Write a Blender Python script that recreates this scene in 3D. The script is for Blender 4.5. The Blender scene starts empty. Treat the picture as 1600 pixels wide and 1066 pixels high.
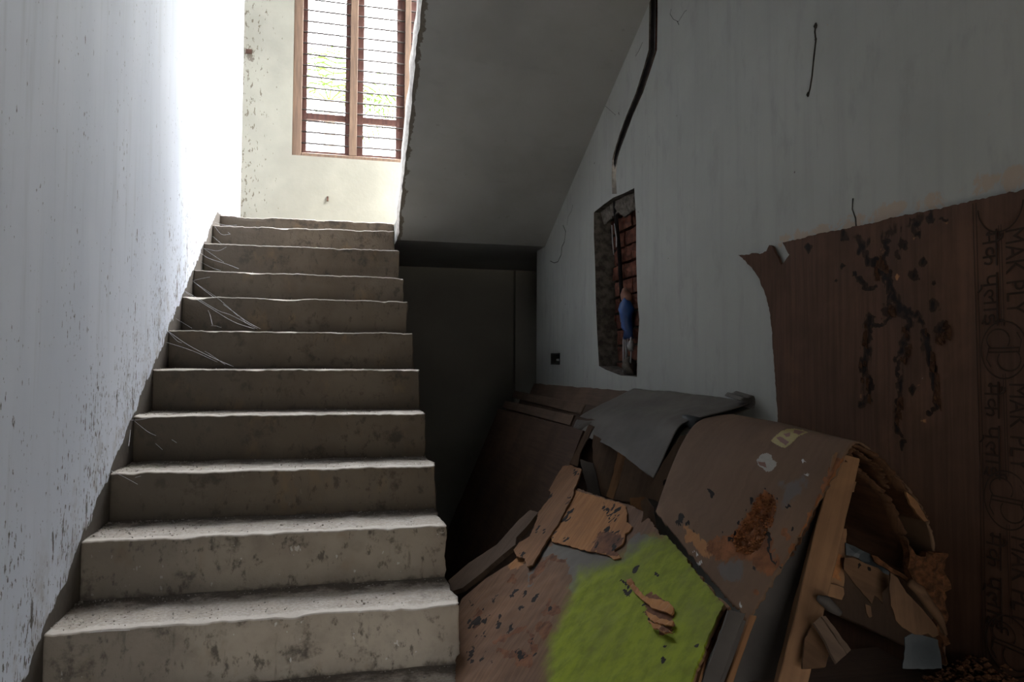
import bpy, bmesh, math, random
import numpy as np
from mathutils import Vector, Matrix, noise as mnoise
from mathutils.geometry import delaunay_2d_cdt

random.seed(7)
scene = bpy.context.scene
col = scene.collection

# ------------------------------------------------------------------ camera, sky, light, exposure
F_PX = 1151.79
CAM = np.array([0.7134, -1.5801, 1.0198])
YAW, PITCH, ROLL = 0.23361, 0.03633, 0.00655


def cam_axes():
    cy, sy, cp, sp = math.cos(YAW), math.sin(YAW), math.cos(PITCH), math.sin(PITCH)
    f = np.array([sy * cp, cy * cp, sp])
    r = np.array([cy, -sy, 0.0])
    u = np.cross(r, f)
    cr, sr = math.cos(ROLL), math.sin(ROLL)
    return np.array([cr * r + sr * u, cr * u - sr * r, f])


RC = cam_axes()
cam_data = bpy.data.cameras.new('camera')
cam_data.sensor_width = 36.0
cam_data.sensor_fit = 'HORIZONTAL'
cam_data.lens = F_PX * 36.0 / 1600.0
cam_data.clip_start = 0.02
cam_data.clip_end = 200
cam = bpy.data.objects.new('camera', cam_data)
col.objects.link(cam)
m = Matrix.Identity(4)
for i in range(3):
    m[i][0], m[i][1], m[i][2], m[i][3] = RC[0][i], RC[1][i], -RC[2][i], CAM[i]
cam.matrix_world = m
scene.camera = cam

scene.view_settings.view_transform = 'Standard'
scene.view_settings.look = 'None'
scene.view_settings.exposure = 0.06
scene.view_settings.gamma = 1.0
scene.view_settings.use_curve_mapping = False
scene.cycles.diffuse_bounces = 6
scene.cycles.max_bounces = 10

world = bpy.data.worlds.new('overcast_sky')
scene.world = world
world.use_nodes = True
wn = world.node_tree
bg = wn.nodes['Background']
# overcast sky, brighter towards the zenith: 0.02 + 0.98 sin(elevation) ^ 2.2
tcw = wn.nodes.new('ShaderNodeTexCoord')
sxyz = wn.nodes.new('ShaderNodeSeparateXYZ')
wn.links.new(tcw.outputs['Generated'], sxyz.inputs[0])
mr = wn.nodes.new('ShaderNodeMapRange')
mr.inputs['From Min'].default_value = 0.0
mr.inputs['From Max'].default_value = 1.0
SKY = 172.0
mr.inputs['To Min'].default_value = SKY * 0.02
mr.inputs['To Max'].default_value = SKY
mx0 = wn.nodes.new('ShaderNodeMath')
mx0.operation = 'MAXIMUM'
mx0.inputs[1].default_value = 0.0
wn.links.new(sxyz.outputs['Z'], mx0.inputs[0])
pw = wn.nodes.new('ShaderNodeMath')
pw.operation = 'POWER'
pw.inputs[1].default_value = 2.2
wn.links.new(mx0.outputs[0], pw.inputs[0])
wn.links.new(pw.outputs[0], mr.inputs['Value'])
wn.links.new(mr.outputs['Result'], bg.inputs['Strength'])
bg.inputs['Color'].default_value = (0.93, 0.965, 1.0, 1)
world.cycles.sampling_method = 'AUTOMATIC'


def portal(name, loc, rot, sx, sy):
    # light portal: guides sky sampling through a real opening, emits nothing itself
    l = bpy.data.lights.new(name, 'AREA')
    l.shape = 'RECTANGLE'
    l.size, l.size_y = sx, sy
    l.cycles.is_portal = True
    o = bpy.data.objects.new(name, l)
    o.location = loc
    o.rotation_euler = rot
    col.objects.link(o)


T, RISE, WID = 0.27, 0.16805, 1.0618      # tread, riser, flight width
FLOOR = -2 * RISE
XR = 2.02                                  # right wall face
YB = 4.2                                   # wall behind the landing
ZL = 1.945                                 # landing level
YF0 = -3.2                                 # wall behind the camera
DOOR = (0.25, 1.45, FLOOR, 1.5)            # doorway behind the camera: x0,x1,z0,z1
WIN = (0.36, 1.78, 2.625, 6.6)            # stair window: x0,x1,z0,z1
portal('portal_window', ((WIN[0] + 1.26) / 2, YB + 0.32, (WIN[2] + WIN[3]) / 2), (-math.pi / 2, 0, 0), 1.26 - WIN[0], WIN[3] - WIN[2])
portal('portal_door', ((DOOR[0] + DOOR[1]) / 2, YF0 - 0.22, (DOOR[2] + DOOR[3]) / 2), (math.pi / 2, 0, 0), DOOR[1] - DOOR[0], DOOR[3] - DOOR[2])

# ------------------------------------------------------------------ pixel helpers (photo is 1600 x 1066)


def ray(px, py):
    d = RC.T @ np.array([(px - 800) / F_PX, -(py - 533) / F_PX, 1.0])
    return d


def at(ax, val, px, py):
    d = ray(px, py)
    return CAM + d * ((val - CAM[ax]) / d[ax])


def atx(px, py, x):
    return at(0, x, px, py)


def aty(px, py, y):
    return at(1, y, px, py)


def on_plane(px, py, o, n):
    d = ray(px, py)
    return CAM + d * (np.dot(np.asarray(o) - CAM, n) / np.dot(d, n))


def proj(P):
    q = (np.atleast_2d(P) - CAM) @ RC.T
    return np.stack([800 + F_PX * q[:, 0] / q[:, 2], 533 - F_PX * q[:, 1] / q[:, 2]], 1)


def nz(x, y, z=0.0, s=1.0):
    return mnoise.noise(Vector((x * s, y * s, z * s)))


def sdist(pts, poly):
    """signed distance (inside positive) of N points to a polygon, in px"""
    pts = np.asarray(pts, float)
    poly = np.asarray(poly, float)
    best = np.full(len(pts), 1e9)
    inside = np.zeros(len(pts), bool)
    for a, b in zip(poly, np.roll(poly, -1, 0)):
        ab = b - a
        t = np.clip(((pts - a) @ ab) / max(ab @ ab, 1e-12), 0, 1)
        d = np.linalg.norm(pts - (a + t[:, None] * ab), axis=1)
        best = np.minimum(best, d)
        c = (a[1] > pts[:, 1]) != (b[1] > pts[:, 1])
        with np.errstate(divide='ignore', invalid='ignore'):
            xi = a[0] + (pts[:, 1] - a[1]) * ab[0] / (ab[1] if ab[1] else 1e-12)
        inside ^= c & (pts[:, 0] < xi)
    return np.where(inside, best, -best)


def patch(poly, soft):
    return lambda px: np.clip(0.5 + sdist(px, poly) / (2.0 * soft), 0, 1)


def spots(lst):
    """round soft spots [(x,y,r)] in px"""
    def f(px):
        v = np.zeros(len(px))
        for x, y, r in lst:
            v = np.maximum(v, np.clip(1.0 - np.hypot(px[:, 0] - x, px[:, 1] - y) / (2 * r), 0, 1))
        return v
    return f


def trail(lines, w):
    """soft lines (list of polylines) in px"""
    def f(px):
        v = np.zeros(len(px))
        for ln in lines:
            ln = np.asarray(ln, float)
            for a, b in zip(ln[:-1], ln[1:]):
                ab = b - a
                t = np.clip(((px - a) @ ab) / (ab @ ab), 0, 1)
                d = np.linalg.norm(px - (a + t[:, None] * ab), axis=1)
                v = np.maximum(v, np.clip(1.0 - d / (2 * w), 0, 1))
        return v
    return f


def ragged(px):
    """nudge positions so that the outline of a stain or a break turns ragged"""
    d = np.array([(nz(x * .09, y * .09, 3) * 7 + nz(x * .3, y * .3, 5) * 4, nz(x * .09, y * .09, 13) * 7 + nz(x * .3, y * .3, 15) * 4) for x, y in px])
    return px + d


def maxof(*fs):
    return lambda px: np.max([f(px) for f in fs], axis=0)


# ------------------------------------------------------------------ material helper


class G:
    def __init__(self, name):
        self.m = bpy.data.materials.new(name)
        self.m.use_nodes = True
        self.nt = self.m.node_tree
        self.bsdf = self.nt.nodes['Principled BSDF']
        self.tc = self.nt.nodes.new('ShaderNodeTexCoord')

    def _set(self, sock, v):
        if hasattr(v, 'links'):
            self.nt.links.new(v, sock)
        elif isinstance(v, (tuple, list)) and sock.type == 'RGBA' and len(v) == 3:
            sock.default_value = (*v, 1)
        else:
            sock.default_value = v

    def co(self, which='Object', scale=(1, 1, 1), loc=(0, 0, 0), rot=(0, 0, 0)):
        n = self.nt.nodes.new('ShaderNodeMapping')
        self.nt.links.new(self.tc.outputs[which], n.inputs['Vector'])
        n.inputs['Scale'].default_value = scale
        n.inputs['Location'].default_value = loc
        n.inputs['Rotation'].default_value = rot
        return n.outputs['Vector']

    def noise(self, vec, scale=5, detail=4, rough=0.55, dist=0.0):
        n = self.nt.nodes.new('ShaderNodeTexNoise')
        self.nt.links.new(vec, n.inputs['Vector'])
        n.inputs['Scale'].default_value = scale
        n.inputs['Detail'].default_value = detail
        n.inputs['Roughness'].default_value = rough
        n.inputs['Distortion'].default_value = dist
        return n.outputs['Fac']

    def voro(self, vec, scale=5, feature='F1', rnd=1.0):
        n = self.nt.nodes.new('ShaderNodeTexVoronoi')
        n.feature = feature
        self.nt.links.new(vec, n.inputs['Vector'])
        n.inputs['Scale'].default_value = scale
        n.inputs['Randomness'].default_value = rnd
        return n.outputs['Distance']

    def step(self, v, lo, hi, a=0.0, b=1.0):
        n = self.nt.nodes.new('ShaderNodeMapRange')
        n.interpolation_type = 'SMOOTHSTEP'
        self._set(n.inputs['Value'], v)
        n.inputs['From Min'].default_value = lo
        n.inputs['From Max'].default_value = hi
        n.inputs['To Min'].default_value = a
        n.inputs['To Max'].default_value = b
        return n.outputs['Result']

    def math(self, op, a, b=0.0, clamp=False):
        n = self.nt.nodes.new('ShaderNodeMath')
        n.operation = op
        n.use_clamp = clamp
        self._set(n.inputs[0], a)
        self._set(n.inputs[1], b)
        return n.outputs[0]

    def mix(self, fac, a, b, mode='MIX'):
        n = self.nt.nodes.new('ShaderNodeMix')
        n.data_type = 'RGBA'
        n.blend_type = mode
        self._set(n.inputs['Factor'], fac)
        self._set(n.inputs['A'] if False else n.inputs[6], a)
        self._set(n.inputs[7], b)
        return n.outputs[2]

    def attr(self, name):
        n = self.nt.nodes.new('ShaderNodeAttribute')
        n.attribute_name = name
        return n.outputs['Fac']

    def sep(self, vec):
        n = self.nt.nodes.new('ShaderNodeSeparateXYZ')
        self.nt.links.new(vec, n.inputs[0])
        return n.outputs

    def bump(self, h, strength=0.3, dist=0.01):
        n = self.nt.nodes.new('ShaderNodeBump')
        n.inputs['Strength'].default_value = strength
        n.inputs['Distance'].default_value = dist
        self.nt.links.new(h, n.inputs['Height'])
        return n.outputs['Normal']

    def done(self, color, rough=0.8, normal=None, spec=0.25, metal=0.0):
        self._set(self.bsdf.inputs['Base Color'], color)
        self._set(self.bsdf.inputs['Roughness'], rough)
        self.bsdf.inputs['Specular IOR Level'].default_value = spec
        self.bsdf.inputs['Metallic'].default_value = metal
        if normal is not None:
            self.nt.links.new(normal, self.bsdf.inputs['Normal'])
        return self.m


def plain(name, c1, c2=None, rough=0.7, scale=20, bump=0.2, spec=0.3, metal=0.0, stretch=(1, 1, 1)):
    g = G(name)
    v = g.co('Object', stretch)
    n = g.noise(v, scale, 5)
    c2 = c2 or tuple(x * 0.6 for x in c1)
    return g.done(g.mix(g.step(n, 0.3, 0.7), c1, c2), rough, g.bump(n, bump, 0.004), spec, metal)


def ply(name, c1, c2, which='Object', axis='X', rot=(0.36, 0.15, 0.055), green=(0.26, 0.34, 0.03), grey=(0.25, 0.235, 0.22), rough=0.75, fine=1.0):
    """board material: grain runs along local axis; attributes rot, hole, green, grey, pale lay wear on it"""
    g = G(name)
    st = {'X': (2.5, 55, 20), 'Y': (55, 2.5, 20)}[axis]
    gr = g.noise(g.co(which, st), 1.4 * fine, 6, 0.6, 0.4)
    big = g.noise(g.co(which), 5, 4)
    mid = g.noise(g.co(which, (1, 1, 1), (3, 1, 2)), 22, 5, 0.65)
    st2 = {'X': (9, 40, 20), 'Y': (40, 9, 20)}[axis]
    chip = g.noise(g.co(which, st2), 1.0, 4, 0.6, 0.6)
    c = g.mix(g.step(gr, 0.3, 0.72), c1, c2)
    c = g.mix(g.step(g.noise(g.co(which, (1, 1, 1), (2, 9, 4)), 3.3, 5, 0.65, 0.5), 0.46, 0.66, 0, 0.35), c, tuple(x * f_ for x, f_ in zip(c1, (1.55, 1.5, 1.35))))
    c = g.mix(g.step(big, 0.4, 0.7, 0, 0.5), c, tuple(x * 0.7 for x in c2))

    def wear(a, amp, lo, hi, nsock):
        s = g.math('ADD', g.attr(a), g.math('MULTIPLY', g.math('SUBTRACT', nsock, 0.5), amp))
        return g.step(s, lo, hi)
    c = g.mix(wear('grey', 0.7, 0.42, 0.58, mid), c, g.mix(mid, grey, tuple(x * 0.7 for x in grey)))
    gn = g.mix(g.step(mid, 0.35, 0.7), green, tuple(x * 0.62 for x in green))
    gn = g.mix(g.step(gr, 0.35, 0.7, 0, 0.14), gn, (0.22, 0.23, 0.04))
    gn = g.mix(g.step(g.noise(g.co(which, (1, 1, 1), (7, 2, 1)), 7, 5, 0.65), 0.45, 0.75, 0, 0.55), gn, (0.10, 0.105, 0.025))
    c = g.mix(wear('green', 0.35, 0.25, 0.8, big), c, gn)
    c = g.mix(wear('pale', 0.7, 0.42, 0.6, chip), c, g.mix(gr, (0.34, 0.165, 0.065), (0.20, 0.09, 0.035)))
    c = g.mix(wear('rot', 0.9, 0.45, 0.57, chip), c, g.mix(g.step(mid, 0.3, 0.7), rot, tuple(x * 0.4 for x in rot)))
    c = g.mix(wear('white', 0.9, 0.45, 0.6, mid), c, (0.42, 0.41, 0.39))
    hm = wear('hole', 1.0, 0.44, 0.54, chip)
    c = g.mix(hm, c, (0.008, 0.005, 0.004))
    h = g.math('ADD', g.math('MULTIPLY', gr, 0.4), g.math('MULTIPLY', mid, 0.6))
    return g.done(c, rough, g.bump(h, 0.22, 0.002), 0.12)


# ------------------------------------------------------------------ object helpers


def link(o, parent=None, ploc=None):
    col.objects.link(o)
    if parent is not None:
        o.parent = parent
        o.matrix_parent_inverse = parent.matrix_basis.inverted()
    return o


def tag(o, label, cat=None, group=None, kind=None):
    if label:
        o['label'] = label
    if cat:
        o['category'] = cat
    if group:
        o['group'] = group
    if kind:
        o['kind'] = kind
    return o


def empty(name, loc, label, cat, group=None):
    o = bpy.data.objects.new(name, None)
    o.empty_display_size = 0.1
    o.location = loc
    o.matrix_basis = Matrix.Translation(loc)
    col.objects.link(o)
    return tag(o, label, cat, group)


def mesh_obj(name, verts, faces, mat, parent=None, smooth=True, mats=None, fmat=None, mw=None, attrs=None, uv=None):
    me = bpy.data.meshes.new(name)
    me.from_pydata([tuple(v) for v in verts], [], [tuple(f) for f in faces])
    for mm in (mats or [mat]):
        me.materials.append(mm)
    if fmat is not None:
        me.polygons.foreach_set('material_index', fmat)
    me.polygons.foreach_set('use_smooth', [smooth] * len(me.polygons))
    if attrs:
        for k, a in attrs.items():
            at_ = me.attributes.new(k, 'FLOAT', 'POINT')
            at_.data.foreach_set('value', np.asarray(a, np.float32))
    if uv is not None:
        lay = me.uv_layers.new(name='UVMap')
        li = np.zeros(len(me.loops), np.int32)
        me.loops.foreach_get('vertex_index', li)
        lay.data.foreach_set('uv', np.asarray(uv, np.float32)[li].ravel())
    me.update()
    bm = bmesh.new()
    bm.from_mesh(me)
    bmesh.ops.recalc_face_normals(bm, faces=bm.faces)
    bm.to_mesh(me)
    bm.free()
    o = bpy.data.objects.new(name, me)
    if mw is not None:
        o.matrix_basis = mw
    return link(o, parent)


def bm_obj(name, bm, mat, parent=None, smooth=False, mw=None):
    me = bpy.data.meshes.new(name)
    bmesh.ops.recalc_face_normals(bm, faces=bm.faces)
    bm.to_mesh(me)
    bm.free()
    me.materials.append(mat)
    me.polygons.foreach_set('use_smooth', [smooth] * len(me.polygons))
    o = bpy.data.objects.new(name, me)
    if mw is not None:
        o.matrix_basis = mw
    return link(o, parent)


def box_bm(x0, x1, y0, y1, z0, z1, bm=None):
    bm = bm or bmesh.new()
    vs = [bm.verts.new((x, y, z)) for z in (z0, z1) for y in (y0, y1) for x in (x0, x1)]
    for f in ((0, 1, 3, 2), (4, 5, 7, 6), (0, 1, 5, 4), (2, 3, 7, 6), (0, 2, 6, 4), (1, 3, 7, 5)):
        bm.faces.new([vs[i] for i in f])
    return bm


def box(name, x0, x1, y0, y1, z0, z1, mat, parent=None):
    return bm_obj(name, box_bm(x0, x1, y0, y1, z0, z1), mat, parent)


def tube_geo(pts, r, n=8, radii=None):
    pts = [Vector(p) for p in pts]
    vs, fs = [], []
    up = Vector((0.13, 0.21, 0.97))
    for i, p in enumerate(pts):
        d = (pts[min(i + 1, len(pts) - 1)] - pts[max(i - 1, 0)]).normalized()
        a = d.cross(up)
        if a.length < 1e-3:
            a = d.cross(Vector((1, 0, 0)))
        a.normalize()
        b = d.cross(a)
        rr = radii[i] if radii else r
        for k in range(n):
            t = 2 * math.pi * k / n
            vs.append(p + a * (rr * math.cos(t)) + b * (rr * math.sin(t)))
        if i:
            for k in range(n):
                fs.append(((i - 1) * n + k, (i - 1) * n + (k + 1) % n, i * n + (k + 1) % n, i * n + k))
    fs.append(tuple(range(n)))
    fs.append(tuple((len(pts) - 1) * n + k for k in range(n)))
    return vs, fs


def tube(name, pts, r, mat, parent=None, n=8, radii=None):
    vs, fs = tube_geo(pts, r, n, radii)
    return mesh_obj(name, vs, fs, mat, parent)


def frame_from(o, u, w):
    """plane frame: origin, u direction hint, outward normal"""
    w = np.asarray(w, float)
    w /= np.linalg.norm(w)
    u = np.asarray(u, float)
    u = u - w * (u @ w)
    u /= np.linalg.norm(u)
    v = np.cross(w, u)
    return np.asarray(o, float), u, v, w


def frame3(a, b, c, off=0.0):
    """plane through three points, normal turned to the camera, u along a->b"""
    a, b, c = (np.asarray(p, float) for p in (a, b, c))
    w = np.cross(b - a, c - a)
    if w @ (CAM - a) < 0:
        w = -w
    w /= np.linalg.norm(w)
    return frame_from(a + w * off, b - a, w)


def resample(poly, step, jag, seed):
    out = []
    rnd = random.Random(seed)
    n = len(poly)
    for i in range(n):
        a, b = np.array(poly[i]), np.array(poly[(i + 1) % n])
        L = np.linalg.norm(b - a)
        k = max(1, int(L / step))
        d = (b - a) / max(L, 1e-9)
        nrm = np.array([-d[1], d[0]])
        for j in range(k):
            p = a + (b - a) * j / k
            if j:
                q = nz(p[0] * 40 + seed, p[1] * 40) * 0.8 + rnd.uniform(-.5, .5)
                p = p + nrm * jag * q
            out.append(p)
    return out


def sheet(name, px_poly, fr, thick, mat, step=0.015, parent=None, jag=0.003, masks=None, disp=None, seed=1, uvpoly=None, holes=(), smooth=False, hstep=None, side_mat=None):
    """a board lying in plane fr whose outline is given; local axes are u, v, w"""
    o, u, v, w = fr
    P = uvpoly
    if P is None:
        P = []
        for (x, y) in px_poly:
            q = on_plane(x, y, o, w) - o
            P.append((q @ u, q @ v))
    out = resample(P, step, jag, seed)
    allp = [Vector(p) for p in out]
    loops = [list(range(len(out)))]
    for h in holes:
        H = []
        for (x, y) in h:
            q = on_plane(x, y, o, w) - o
            H.append((q @ u, q @ v))
        hr = resample(H, hstep or step, jag, seed + 5)
        loops.append(list(range(len(allp), len(allp) + len(hr))))
        allp += [Vector(p) for p in hr]
    edges = [(l[i], l[(i + 1) % len(l)]) for l in loops for i in range(len(l))]
    arr = np.array([tuple(p) for p in out])
    mn, mx = arr.min(0), arr.max(0)
    rnd = random.Random(seed)
    gp = []
    nx, ny = int((mx[0] - mn[0]) / step) + 1, int((mx[1] - mn[1]) / step) + 1
    for i in range(nx):
        for j in range(ny):
            gp.append((mn[0] + (i + .5 + rnd.uniform(-.25, .25)) * step, mn[1] + (j + .5 + rnd.uniform(-.25, .25)) * step))
    if gp:
        gp = np.array(gp)
        gp = gp[sdist(gp, arr) > step * 0.45]
        for l in loops[1:]:
            ha = np.array([tuple(allp[i]) for i in l])
            gp = gp[sdist(gp, ha) < -step * 0.45]
        allp += [Vector(p) for p in gp]
    r = delaunay_2d_cdt(allp, edges, [], 1, 1e-6)
    V2, Fc = r[0], [list(f) for f in r[2]]
    if holes:
        cen = np.array([np.mean([tuple(V2[i]) for i in f], 0) for f in Fc])
        ok = sdist(cen, arr) > 0
        for l in loops[1:]:
            ok &= sdist(cen, np.array([tuple(allp[i]) for i in l])) < 0
        Fc = [f for f, k_ in zip(Fc, ok) if k_]
    n = len(V2)
    uv = np.array([tuple(p) for p in V2])
    W3 = o + uv[:, :1] * u + uv[:, 1:2] * v
    px = proj(W3)
    attrs = {}
    pxr = ragged(px) if masks else px
    for k, f in (masks or {}).items():
        a = f(pxr)
        attrs[k] = np.concatenate([a, a * 0])
    dz = np.array([disp(p[0], p[1], q) for p, q in zip(uv, px)]) if disp else np.zeros(n)
    vs = np.concatenate([np.column_stack([uv, dz]), np.column_stack([uv, np.minimum(dz, 0 * dz + dz) - thick])])
    cnt = {}
    for f in Fc:
        for a, b in zip(f, f[1:] + f[:1]):
            cnt[(a, b)] = 1
    sides = [(a, b, b + n, a + n) for (a, b) in cnt if (b, a) not in cnt]
    faces = Fc + [[i + n for i in reversed(f)] for f in Fc] + sides
    mw = Matrix.Identity(4)
    for i in range(3):
        mw[i][0], mw[i][1], mw[i][2], mw[i][3] = u[i], v[i], w[i], o[i]
    fm = None
    if side_mat:
        fm = [0] * (2 * len(Fc)) + [1] * len(sides)
    return mesh_obj(name, vs, faces, mat, parent, smooth, mw=mw, attrs=attrs, mats=[mat, side_mat] if side_mat else None, fmat=fm)


def bar(name, p0, p1, w, t, face, mat, parent=None, seed=0, rough=0.0015, bev=0.002):
    """a sawn length of wood from p0 to p1, wide side turned to `face`; local X runs along it"""
    p0, p1 = np.asarray(p0, float), np.asarray(p1, float)
    X = p1 - p0
    L = np.linalg.norm(X)
    X /= L
    Z = np.asarray(face, float)
    Z = Z - X * (Z @ X)
    Z /= np.linalg.norm(Z)
    Y = np.cross(Z, X)
    n = max(3, int(L / 0.03))
    prof = []
    for (sy, sz) in ((-1, -1), (1, -1), (1, 1), (-1, 1)):
        a, b = (bev, 0), (0, bev)
        if sy * sz > 0:
            a, b = b, a
        for (dy, dz) in ((a, b)):
            prof.append((sy * (w / 2 - dy), sz * (t / 2 - dz)))
    vs, fs = [], []
    k = len(prof)
    for i in range(n + 1):
        x = L * i / n
        for j, (y, z) in enumerate(prof):
            q = nz(x * 25 + seed * 7.1, y * 60 + seed, z * 60) * rough
            e = nz(y * 90 + seed, z * 90, i) * 0.012 if i in (0, n) else 0
            vs.append((x + e, y + q, z + q))
        if i:
            for j in range(k):
                fs.append(((i - 1) * k + j, (i - 1) * k + (j + 1) % k, i * k + (j + 1) % k, i * k + j))
    fs.append(tuple(range(k)))
    fs.append(tuple(n * k + j for j in range(k)))
    mw = Matrix.Identity(4)
    for i in range(3):
        mw[i][0], mw[i][1], mw[i][2], mw[i][3] = X[i], Y[i], Z[i], p0[i]
    return mesh_obj(name, vs, fs, mat, parent, False, mw=mw)


def cr(P, t):
    """Catmull-Rom through points P at t in 0..len-1"""
    P = np.asarray(P, float)
    n = len(P)
    i = min(int(t), n - 2)
    f = t - i
    p0 = P[i - 1] if i > 0 else 2 * P[0] - P[1]
    p3 = P[i + 2] if i + 2 < n else 2 * P[-1] - P[-2]
    p1, p2 = P[i], P[i + 1]
    return 0.5 * (2 * p1 + (p2 - p0) * f + (2 * p0 - 5 * p1 + 4 * p2 - p3) * f * f + (3 * p1 - p0 - 3 * p2 + p3) * f ** 3)


def surf_grid(rows, nu, nv):
    """rows: list of control rows (front to back) each a list of points; returns (nv+1, nu+1, 3)"""
    rows = [np.asarray(r, float) for r in rows]
    A = np.array([[cr(r, (len(r) - 1) * i / nu) for i in range(nu + 1)] for r in rows])
    out = np.zeros((nv + 1, nu + 1, 3))
    for i in range(nu + 1):
        for j in range(nv + 1):
            out[j, i] = cr(A[:, i], (len(rows) - 1) * j / nv)
    return out


def grid_normals(Gd):
    du = np.gradient(Gd, axis=1)
    dv = np.gradient(Gd, axis=0)
    n = np.cross(du, dv)
    return n / np.maximum(np.linalg.norm(n, axis=2, keepdims=True), 1e-9)


def thick_grid(name, Gd, thick, mat, parent=None, attrs_f=None, flip=False, off=None):
    """solid skin of given thickness over a grid of points"""
    nv, nu = Gd.shape[:2]
    N = grid_normals(Gd)
    if flip:
        N = -N
    if off is not None:
        Gd = Gd + N * off[..., None]
    top = Gd.reshape(-1, 3)
    bot = (Gd - N * thick).reshape(-1, 3)
    n = len(top)
    idx = np.arange(n).reshape(nv, nu)
    q = np.stack([idx[:-1, :-1], idx[:-1, 1:], idx[1:, 1:], idx[1:, :-1]], -1).reshape(-1, 4)
    faces = q.tolist() + (q[:, ::-1] + n).tolist()
    rim = list(idx[0, :]) + list(idx[1:, -1]) + list(idx[-1, -2::-1]) + list(idx[-2:0:-1, 0])
    for a, b in zip(rim, rim[1:] + rim[:1]):
        faces.append((a, b, b + n, a + n))
    su = np.concatenate([np.zeros((nv, 1)), np.cumsum(np.linalg.norm(np.diff(Gd, axis=1), axis=2), axis=1)], 1)
    sv = np.concatenate([np.zeros((1, nu)), np.cumsum(np.linalg.norm(np.diff(Gd, axis=0), axis=2), axis=0)], 0)
    uv = np.stack([su, sv], -1).reshape(-1, 2)
    uv = np.concatenate([uv, uv])
    attrs = None
    if attrs_f:
        px = ragged(proj(top))
        attrs = {k: np.concatenate([f(px), np.zeros(n)]) for k, f in attrs_f.items()}
    return mesh_obj(name, np.concatenate([top, bot]), faces, mat, parent, True, attrs=attrs, uv=uv), top, N.reshape(-1, 3), q, uv


# ------------------------------------------------------------------ materials of the shell


def mat_wall_left():
    g = G('bluish_white_paint')
    v = g.co('Object')
    y, z = g.sep(v)[1], g.sep(v)[2]
    d = g.math('SUBTRACT', z, g.math('MULTIPLY', g.math('MINIMUM', y, 12 * T - 0.1), RISE / T))      # height above the line of the nosings
    big = g.noise(g.co('Object', (1, 1, 0.35)), 2.2, 4)
    streak = g.noise(g.co('Object', (1, 7, 0.5)), 3.0, 5, 0.6)
    c = g.mix(g.step(big, 0.35, 0.7), (0.73, 0.765, 0.85), (0.645, 0.685, 0.775))
    c = g.mix(g.step(streak, 0.5, 0.75, 0, 0.35), c, (0.45, 0.47, 0.50))
    near = g.step(d, 0.0, 0.85, 1.0, 0.0)
    near2 = g.step(d, 0.0, 0.35, 1.0, 0.0)
    clump = g.noise(v, 5.0, 3)
    spk = g.noise(g.co('Object', (1, 1.5, 0.55)), 62, 3, 0.6)
    spk2 = g.noise(g.co('Object', (1, 1.6, 0.35), (4, 2, 1)), 24, 4, 0.65)
    thr = g.math('ADD', g.math('MULTIPLY', near, 0.085), g.math('MULTIPLY', g.math('SUBTRACT', clump, 0.5), 0.28))
    s1 = g.step(g.math('ADD', spk, thr), 0.675, 0.705)
    s2 = g.step(g.math('ADD', spk2, g.math('ADD', thr, g.math('MULTIPLY', near2, 0.03))), 0.705, 0.735)
    c = g.mix(g.math('MULTIPLY', s1, 0.9), c, (0.10, 0.085, 0.07))
    c = g.mix(g.math('MULTIPLY', s2, 0.85), c, (0.09, 0.075, 0.06))
    grime = g.math('MULTIPLY', g.step(g.noise(v, 9, 5, 0.65), 0.48, 0.7), near2)
    c = g.mix(g.math('MULTIPLY', grime, 0.75), c, (0.34, 0.30, 0.27))
    # paint stops just above the steps, ragged edge
    edge = g.noise(g.co('Object', (1, 1, 1)), 8, 3, 0.6)
    dd = g.math('SUBTRACT', d, g.math('MULTIPLY', g.math('SUBTRACT', edge, 0.5), 0.11))
    raw = g.step(dd, 0.002, 0.008, 1.0, 0.0)
    brown = g.mix(g.noise(v, 40, 4), (0.13, 0.108, 0.09), (0.06, 0.05, 0.042))
    c = g.mix(raw, c, brown)
    h = g.math('ADD', g.math('MULTIPLY', g.noise(v, 30, 5), 0.4), g.math('MULTIPLY', raw, -0.6))
    return g.done(c, 0.75, g.bump(h, 0.25, 0.006), 0.25)


def mat_wall_back():
    g = G('cream_paint')
    v = g.co('Object')
    x, z = g.sep(v)[0], g.sep(v)[2]
    big = g.noise(v, 2.5, 4)
    c = g.mix(g.step(big, 0.35, 0.7), (0.27, 0.255, 0.205), (0.225, 0.212, 0.17))
    spk = g.noise(g.co('Object', (1.4, 1, 0.6)), 30, 4, 0.65)
    cor = g.step(x, 0.0, 0.42, 0.13, 0.0)
    s = g.step(g.math('ADD', spk, cor), 0.70, 0.73)
    s2 = g.step(g.math('ADD', g.noise(g.co('Object', (1, 1, 0.7), (3, 3, 3)), 11, 4, 0.7), cor), 0.735, 0.78)
    c = g.mix(g.math('MULTIPLY', s, 0.85), c, (0.10, 0.08, 0.055))
    c = g.mix(g.math('MULTIPLY', s2, 0.8), c, (0.09, 0.07, 0.05))
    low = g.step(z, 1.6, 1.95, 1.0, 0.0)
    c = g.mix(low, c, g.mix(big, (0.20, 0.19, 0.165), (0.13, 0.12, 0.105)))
    return g.done(c, 0.8, g.bump(g.noise(v, 35, 4), 0.2, 0.004), 0.2)


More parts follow.
